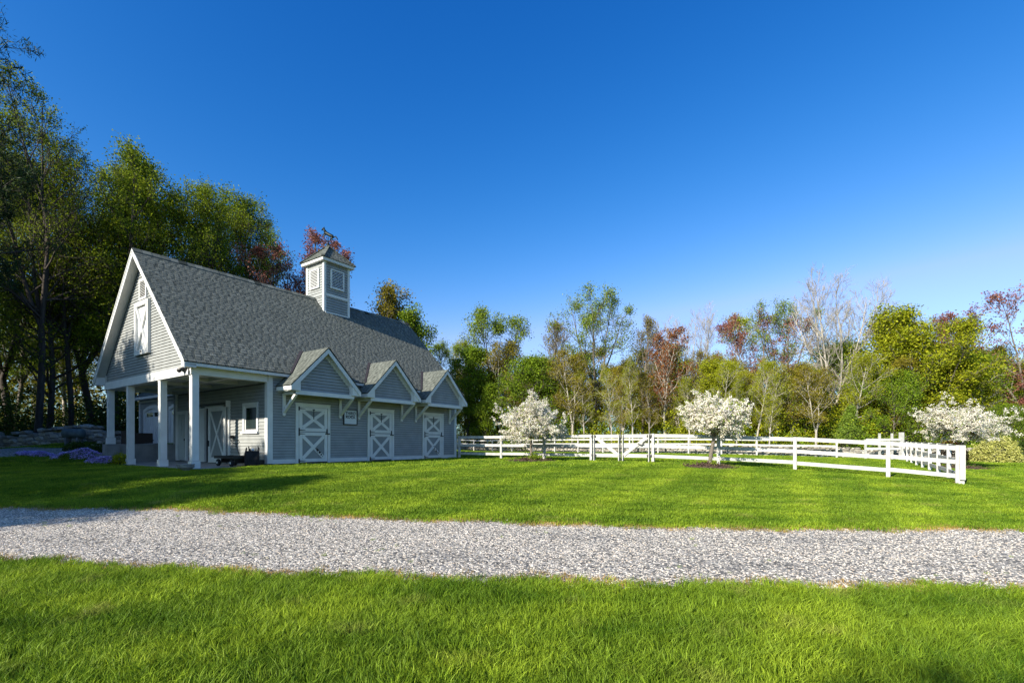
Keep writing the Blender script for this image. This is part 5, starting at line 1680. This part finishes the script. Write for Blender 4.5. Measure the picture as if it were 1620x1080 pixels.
# understory and the wood's depth: alike trees one cannot tell apart
r = random.Random(5)
for i in range(16):
    px = -60 + i * 31 + r.uniform(-12, 12); Y = r.uniform(38, 62)
    kd = r.choice(['tall', 'airy', 'tall2', 'airy2'])
    tree_px('woodland_tree', kd, px, Y, r.uniform(400, 540), LOOK[kd] + ' tree standing deep in the wood left of the barn', 'shaded trees deep in the left wood', 1.2)
for i in range(80):
    px = 690 + i * 12.0 + r.uniform(-9, 9)
    Y = float(wood_y(np.array((px - 810) / 765 * 46))) * 1.0 + r.uniform(4, 22)
    kd = r.choice(['olive', 'birch', 'gold', 'bare2', 'airy2', 'olive2', 'olive', 'birch'])
    tree_px('woodland_tree', kd, px, Y, r.uniform(535, 620), LOOK[kd] + ' tree deep in the mixed wood behind the paddock', 'spring trees deep in the right wood', 1.15)
for px in (852, 903, 1254, 1290, 1388, 1442, 1490, 1532, 1575, 1612):
    Y = float(wood_y(np.array((px - 810) / 765 * 44))) + r.uniform(2.5, 7)
    kd = r.choice(['airy2', 'olive2', 'full', 'gold', 'olive'])
    tree_px('woodland_tree', kd, px, Y, r.uniform(560, 615), LOOK[kd] + ' young tree at the sunny wood edge behind the stone wall', 'leafy trees at the edge of the right wood', 1.25)
for px in (868, 924, 986, 1028, 1092, 1136, 1166, 1196, 1216):
    Y = float(wood_y(np.array((px - 810) / 765 * 46))) + r.uniform(2.5, 6)
    kd = r.choice(['birch', 'olive', 'birch', 'airy2'])
    tree_px('pale_stemmed_tree', kd, px, Y, r.uniform(545, 600), LOOK[kd] + ' tree in front of the wood, above the fence and its gate', 'slender pale stemmed trees behind the paddock', 1.1)
# trees beside the left edge of the picture: they throw the shade on the lawn, the drive and the porch
def wt(w, t): return (.7 * t + .714 * w, .714 * t - .7 * w)
SG = 'trees off the left edge that shade the lawn'
for i, (w, t, h) in enumerate(((-15.2, -17, 12.6), (-18.2, -20, 14.6), (-21.0, -18.5, 14.6), (-22.4, -21, 16.6), (-24.0, -20, 17.0), (-25.6, -22, 18.6), (-27.0, -18.5, 17.4), (-28.8, -20, 18.0), (-31, -16, 17.5), (-34, -14, 18.5), (-37.5, -12, 18), (-41, -11, 19), (-45, -10, 19), (-49, -10, 19), (-33, -24, 20), (-37, -23, 20), (-41, -22, 21), (-45, -21, 21), (-50, -20, 21))):
    x, y = wt(w, t)
    tree('lawn_edge_tree', 'shade', x, y, h, 'dense green tree beside the lawn, beyond the left edge of the picture', SG, .95, rz=random.Random((145 + i) * 17 + 3).uniform(0, 6.28))

for w, t, h, lab in ((.8, -18, 11.4, 'round green tree behind the viewpoint, casting shade on the right of the nearest grass'), (-5.6, -18, 9.9, 'lower green tree behind the viewpoint, casting shade on the left of the nearest grass')):
    x, y = wt(w, t)
    tree('lawn_edge_tree', 'shade', x, y, h, lab, 'trees behind the viewpoint', .9)

# ---------------------------------------------------------------- blossoming crab apples
def crabapple(px, Y, topy, lowy, wpx, seed, label, bed):
    x, y, z = at(px, Y)
    H = (702 - topy) / 765 * Y + EYE - z
    low = (702 - lowy) / 765 * Y + EYE - z
    rad = wpx / 765 * Y / 2
    r = np.random.default_rng(seed)
    t = empty('crabapple_tree', (x, y, z), 0, label, 'tree', 'white blossoming crab apples round the paddock')
    b5, b4, b3, anc, tip = [], [], [], [], []
    fk = low * 1.12
    pts, rd = grow(r, (0, 0, -.1), (.02, 0, 1), fk + .1, .075, .06, 4, .05, 0)
    b5.append((pts, rd))
    n1 = 15
    for i in range(n1):
        az = i * 2.4 + r.uniform(-.3, .3)
        el = np.radians(r.uniform(12, 72))
        d = np.array([np.cos(el) * np.cos(az), np.cos(el) * np.sin(az), np.sin(el)])
        L = 1 / math.sqrt((np.cos(el) / rad) ** 2 + (np.sin(el) / (H - fk)) ** 2) * r.uniform(.55, 1.12)
        P1, R1 = grow(r, pts[-1], d, L, .04, .010, 6, .11, .015)
        b4.append((P1, R1))
        for k in range(15):
            q = r.uniform(1.2, 6); j = min(int(q), 5)
            p2 = P1[j] + (P1[j + 1] - P1[j]) * (q - j)
            d2 = side_dir(r, P1[j + 1] - P1[j], np.radians(r.uniform(25, 75)))
            P2, R2 = grow(r, p2, d2, r.uniform(.28, .95) * rad / 1.6, .012, .005, 4, .15, .02)
            b3.append((P2, R2))
            for a in range(5):
                anc.append(P2[min(a, 4)] + r.normal(0, .02, 3))
            for k3 in range(2):
                P3, R3 = grow(r, P2[2 + k3], side_dir(r, P2[3] - P2[2], np.radians(r.uniform(30, 70))), r.uniform(.12, .32), .006, .003, 3, .15, .03)
                b3.append((P3, R3)); anc += [P3[1], P3[2], P3[3]]
    A = np.array(anc)
    A = A[A[:, 2] > low * .9]
    V1, F1 = tubes_np(b5, 9); V2, F2 = tubes_np(b4, 6); V3, F3 = tubes_np(b3, 3)
    V = np.concatenate([V1, V2, V3]); F = np.concatenate([F1, F2 + len(V1), F3 + len(V1) + len(V2)])
    link(bpy.data.objects.new('trunk', np_mesh('trunk', V, F, BARK_M, smooth=True)), t)
    sc = rad / 1.6
    LV, LF, LT = leaves_np(r, A, 42000, .048, .040 * sc ** .5, .8, .3, .10)
    LT = np.clip(LT + .26, .3, 1)
    link(bpy.data.objects.new('blossom', np_mesh('blossom', LV, LF, PETAL, tone=LT)), t)
    LV, LF, LT = leaves_np(r, A, 4500, .075, .07, .5, .3)
    link(bpy.data.objects.new('crown', np_mesh('crown', LV, LF, L_LIGHT, tone=LT)), t)
    return (x, y, z)
c1 = crabapple(841, 22.1, 633, 697, 122, 31, 'wide white blossoming crab apple before the left stretch of fence', 0)
c2 = crabapple(1123, 17.7, 639, 694, 118, 32, 'rounded white blossoming crab apple between double gate and corner post', 0)
c3 = crabapple(1518, 23.5, 661, 692, 152, 33, 'broad low white blossoming crab apple right of the corner post', 0)

# mulch rings under them
def mulch(i, label):
    mx, my, a, b = MULCH[i]
    r = np.random.default_rng(60 + i)
    n = 28; rings = 7
    V, F = [], []
    wob = 1 + .06 * np.sin(np.arange(n) * 1.9 + i) + r.normal(0, .03, n)
    for k in range(rings):
        q = k / (rings - 1)
        for j in range(n):
            an = 2 * np.pi * j / n
            x, y = mx + a * 1.05 * (1 - q) * np.cos(an) * wob[j], my + b * 1.05 * (1 - q) * np.sin(an) * wob[j]
            V.append((x, y, gz(x, y) + .012 + .07 * math.sin(min(1, q * 1.6) * 1.57) + (r.normal(0, .012) if 0 < k else 0)))
    for k in range(rings - 1):
        for j in range(n):
            F.append((k * n + j, k * n + (j + 1) % n, (k + 1) * n + (j + 1) % n, (k + 1) * n + j))
    o = link(bpy.data.objects.new('mulch_bed', np_mesh('mulch_bed', np.array(V), np.array(F), MULCHM)))
    # loose chips
    A = np.array(V); A[:, 2] += .01
    LV, LF, LT = leaves_np(r, A, 1500, .09, .06, .35, 1.2)
    c = link(bpy.data.objects.new('bark_chips', np_mesh('bark_chips', LV, LF, MULCHM)), o)
    c['kind'] = 'stuff'
    tag(o, label, 'mulch bed', kind='stuff')
mulch(0, 'brown mulch ring under the left crab apple by the fence')
mulch(1, 'brown mulch ring under the middle crab apple on the lawn')
mulch(2, 'brown mulch ring under the right crab apple beyond the fence')

# ---------------------------------------------------------------- shrubs, phlox, undergrowth
def dome_shrub(name, x, y, rx, ry, h, leafm, n, size, seed, label, cat='shrub', group=None, inner=L_DARK, base=.0):
    r = np.random.default_rng(seed)
    z = gz(x, y)
    t = empty(name, (x, y, z), 0, label, cat, group)
    br = []
    for i in range(26):
        az, el = r.uniform(0, 6.283), np.radians(r.uniform(15, 85))
        d = np.array([np.cos(el) * np.cos(az) * rx, np.cos(el) * np.sin(az) * ry, np.sin(el) * h])
        br.append(grow(r, (0, 0, -.05), d, np.linalg.norm(d) * .9, .02, .005, 4, .1, 0))
    V, F = tubes_np(br, 4)
    link(bpy.data.objects.new('stem', np_mesh('stem', V, F, BARK_D)), t)
    az = r.uniform(0, 6.283, 900); u = r.uniform(-.15, 1, 900)
    cr_ = np.sqrt(np.maximum(0, 1 - np.clip(u, 0, 1) ** 2))
    lump = 1 + .07 * np.sin(az * 5 + u * 6) + r.normal(0, .05, 900)
    depth = np.where(r.uniform(0, 1, 900) < .7, r.uniform(.88, 1, 900), r.uniform(.4, .9, 900)) * lump
    A = np.c_[np.cos(az) * cr_ * rx * depth, np.sin(az) * cr_ * ry * depth, np.maximum(base, u * h * depth + .08)]
    LV, LF, LT = leaves_np(r, A, n, size, size * .8, .55, .5, .22)
    link(bpy.data.objects.new('foliage', np_mesh('foliage', LV, LF, leafm, tone=LT)), t)
    return t
gx, gy, _ = at(1577, 29.5)
dome_shrub('golden_shrub', gx, gy, 1.18, 1.1, 1.48, L_GOLD, 15000, .075, 71, 'rounded clipped golden yellow shrub at the right beside the stone wall')
gx, gy, _ = at(1506, 26.5)
dome_shrub('barberry_bush', gx, gy, .75, .7, 1.30, L_RED, 5000, .06, 72, 'small rust red bush behind the near corner of the fence')
gx, gy, _ = at(1622, 30.0)
dome_shrub('green_shrub', gx, gy, 1.1, 1.0, 1.15, L_DARK, 9000, .09, 73, 'dark green shrub at the right edge beside the golden shrub')
gx, gy, _ = at(1548, 31.2)
dome_shrub('small_green_shrub', gx, gy, .7, .6, 0.7, L_DARK, 3000, .09, 74, 'small dark green shrub between the right crab apple trunk and golden shrub')

def phlox(px, Y, w, d, h, seed, label):
    x, y, z = at(px, Y)
    r = np.random.default_rng(seed)
    t = empty('creeping_phlox', (x, y, z), 0, label, 'flowers', 'mounds of purple creeping phlox by the porch')
    n = 700
    a, q = r.uniform(0, 6.283, n), np.sqrt(r.uniform(0, 1, n))
    X, Yv = np.cos(a) * q * w, np.sin(a) * q * d
    Z = h * (1 - q ** 2) * (1 + .25 * np.sin(X * 5) * np.cos(Yv * 6)) + .03 + (hrel(x + X, y + Yv) + EYE - z)
    A = np.c_[X, Yv, Z]
    LV, LF, LT = leaves_np(r, A - np.array([0, 0, .02]), 5000, .06, .03, .4, .6)
    link(bpy.data.objects.new('foliage', np_mesh('foliage', LV, LF, L_MID, tone=LT)), t)
    m_ = A[(np.sin(X * 4.1 + seed) + np.cos(Yv * 5.3) > -1.0)]
    LV, LF, LT = leaves_np(r, m_ + np.array([0, 0, .025]), 5200, .05, .03, .9, 2.5)
    link(bpy.data.objects.new('flowers', np_mesh('flowers', LV, LF, PHLOX, tone=LT)), t)
phlox(124, 20.4, 1.05, .55, .33, 81, 'largest purple phlox mound left of the porch steps')
phlox(164, 19.6, .62, .40, .17, 82, 'low purple phlox patch nearest the second porch column')
phlox(58, 21.0, .85, .35, .12, 83, 'thin purple phlox patch farthest left at the gravel')
def leafy(name, px, Y, w, h, m_, n, size, seed, label, cat='plant'):
    x, y, _ = at(px, Y)
    dome_shrub(name, x, y, w, w * .7, h, m_, n, size, seed, label, cat)
leafy('leafy_perennial', 122, 22.4, .55, .42, L_DARK, 1500, .09, 84, 'dark leafy perennial clump behind the largest phlox mound')
leafy('leafy_perennial', 160, 21.8, .75, .40, L_DARK, 2200, .08, 85, 'low dark ground cover clump against the porch retaining wall')
leafy('yellow_green_plant', 190, 19.4, .28, .34, L_YEL, 900, .07, 86, 'small yellow green plant between phlox and second porch column')
leafy('sucker_shoot', 845, 21.9, .22, .30, L_LIGHT, 500, .07, 87, 'small green shoots at the foot of the left crab apple')
leafy('sucker_shoot', 1129, 17.6, .12, .20, L_LIGHT, 250, .05, 88, 'small green shoot at the foot of the middle crab apple')

def undergrowth(name, pts, depth, hmin, hmax, n, size, leafm, seed, label):
    r = np.random.default_rng(seed)
    pts = [tuple(map(float, p)) for p in pts]
    tot = sum(math.dist(pts[i], pts[i + 1]) for i in range(len(pts) - 1))
    A = []
    nb = int(tot * depth * .55)
    for i in range(nb):
        (x, y), ang = poly_at(pts, r.uniform(0, tot))
        h = r.uniform(hmin, hmax); w = h * r.uniform(.35, .6)
        off = w + .45 + r.uniform(0, depth)
        x += -math.sin(ang) * off; y += math.cos(ang) * off
        g_ = gz(x, y)
        k = 34
        a, u = r.uniform(0, 6.283, k), r.uniform(0, 1, k)
        q = np.sqrt(np.maximum(.02, 1 - u ** 2)) * r.uniform(.6, 1, k)
        A.append(np.c_[x + np.cos(a) * q * w, y + np.sin(a) * q * w, g_ + u * h])
    LV, LF, LT = leaves_np(r, np.concatenate(A), n, size, .16, .55, .35, .22)
    o = link(bpy.data.objects.new(name, np_mesh(name, LV, LF, leafm, tone=LT)))
    tag(o, label, 'undergrowth', kind='stuff')
def far_woods():
    r = np.random.default_rng(97)
    A = []
    for i in range(760):
        x = r.uniform(-110, 95)
        y = float(wood_y(np.array(x))) + r.uniform(16, 50)
        h = r.uniform(6.5, 10.5) * (1 if x > 0 else 1.1)
        w = r.uniform(1.6, 3.2)
        k = 60
        a, u = r.uniform(0, 6.283, k), r.uniform(0, 1, k)
        q = np.sqrt(np.maximum(.03, np.sin(np.pi * np.clip(u * .9 + .08, 0, 1)))) * r.uniform(.4, 1, k)
        A.append(np.c_[x + np.cos(a) * q * w, y + np.sin(a) * q * w, gz(x, y) + u * h])
    LV, LF, LT = leaves_np(r, np.concatenate(A), 120000, .36, .35, .6, .35, .22)
    o = link(bpy.data.objects.new('far_woods', np_mesh('far_woods', LV, LF, L_OLIVE, tone=LT)))
    tag(o, 'far mass of budding woodland seen between the trunks', 'woods', kind='stuff')
far_woods()
undergrowth('undergrowth', WALL[:5], 9, 1.2, 4.6, 90000, .16, L_YEL, 91, 'yellow green saplings and brush under the wood behind the paddock')
undergrowth('undergrowth', WALL[1:], 8, .8, 3.2, 60000, .15, L_MID, 92, 'green brush under the wood behind the stone wall')
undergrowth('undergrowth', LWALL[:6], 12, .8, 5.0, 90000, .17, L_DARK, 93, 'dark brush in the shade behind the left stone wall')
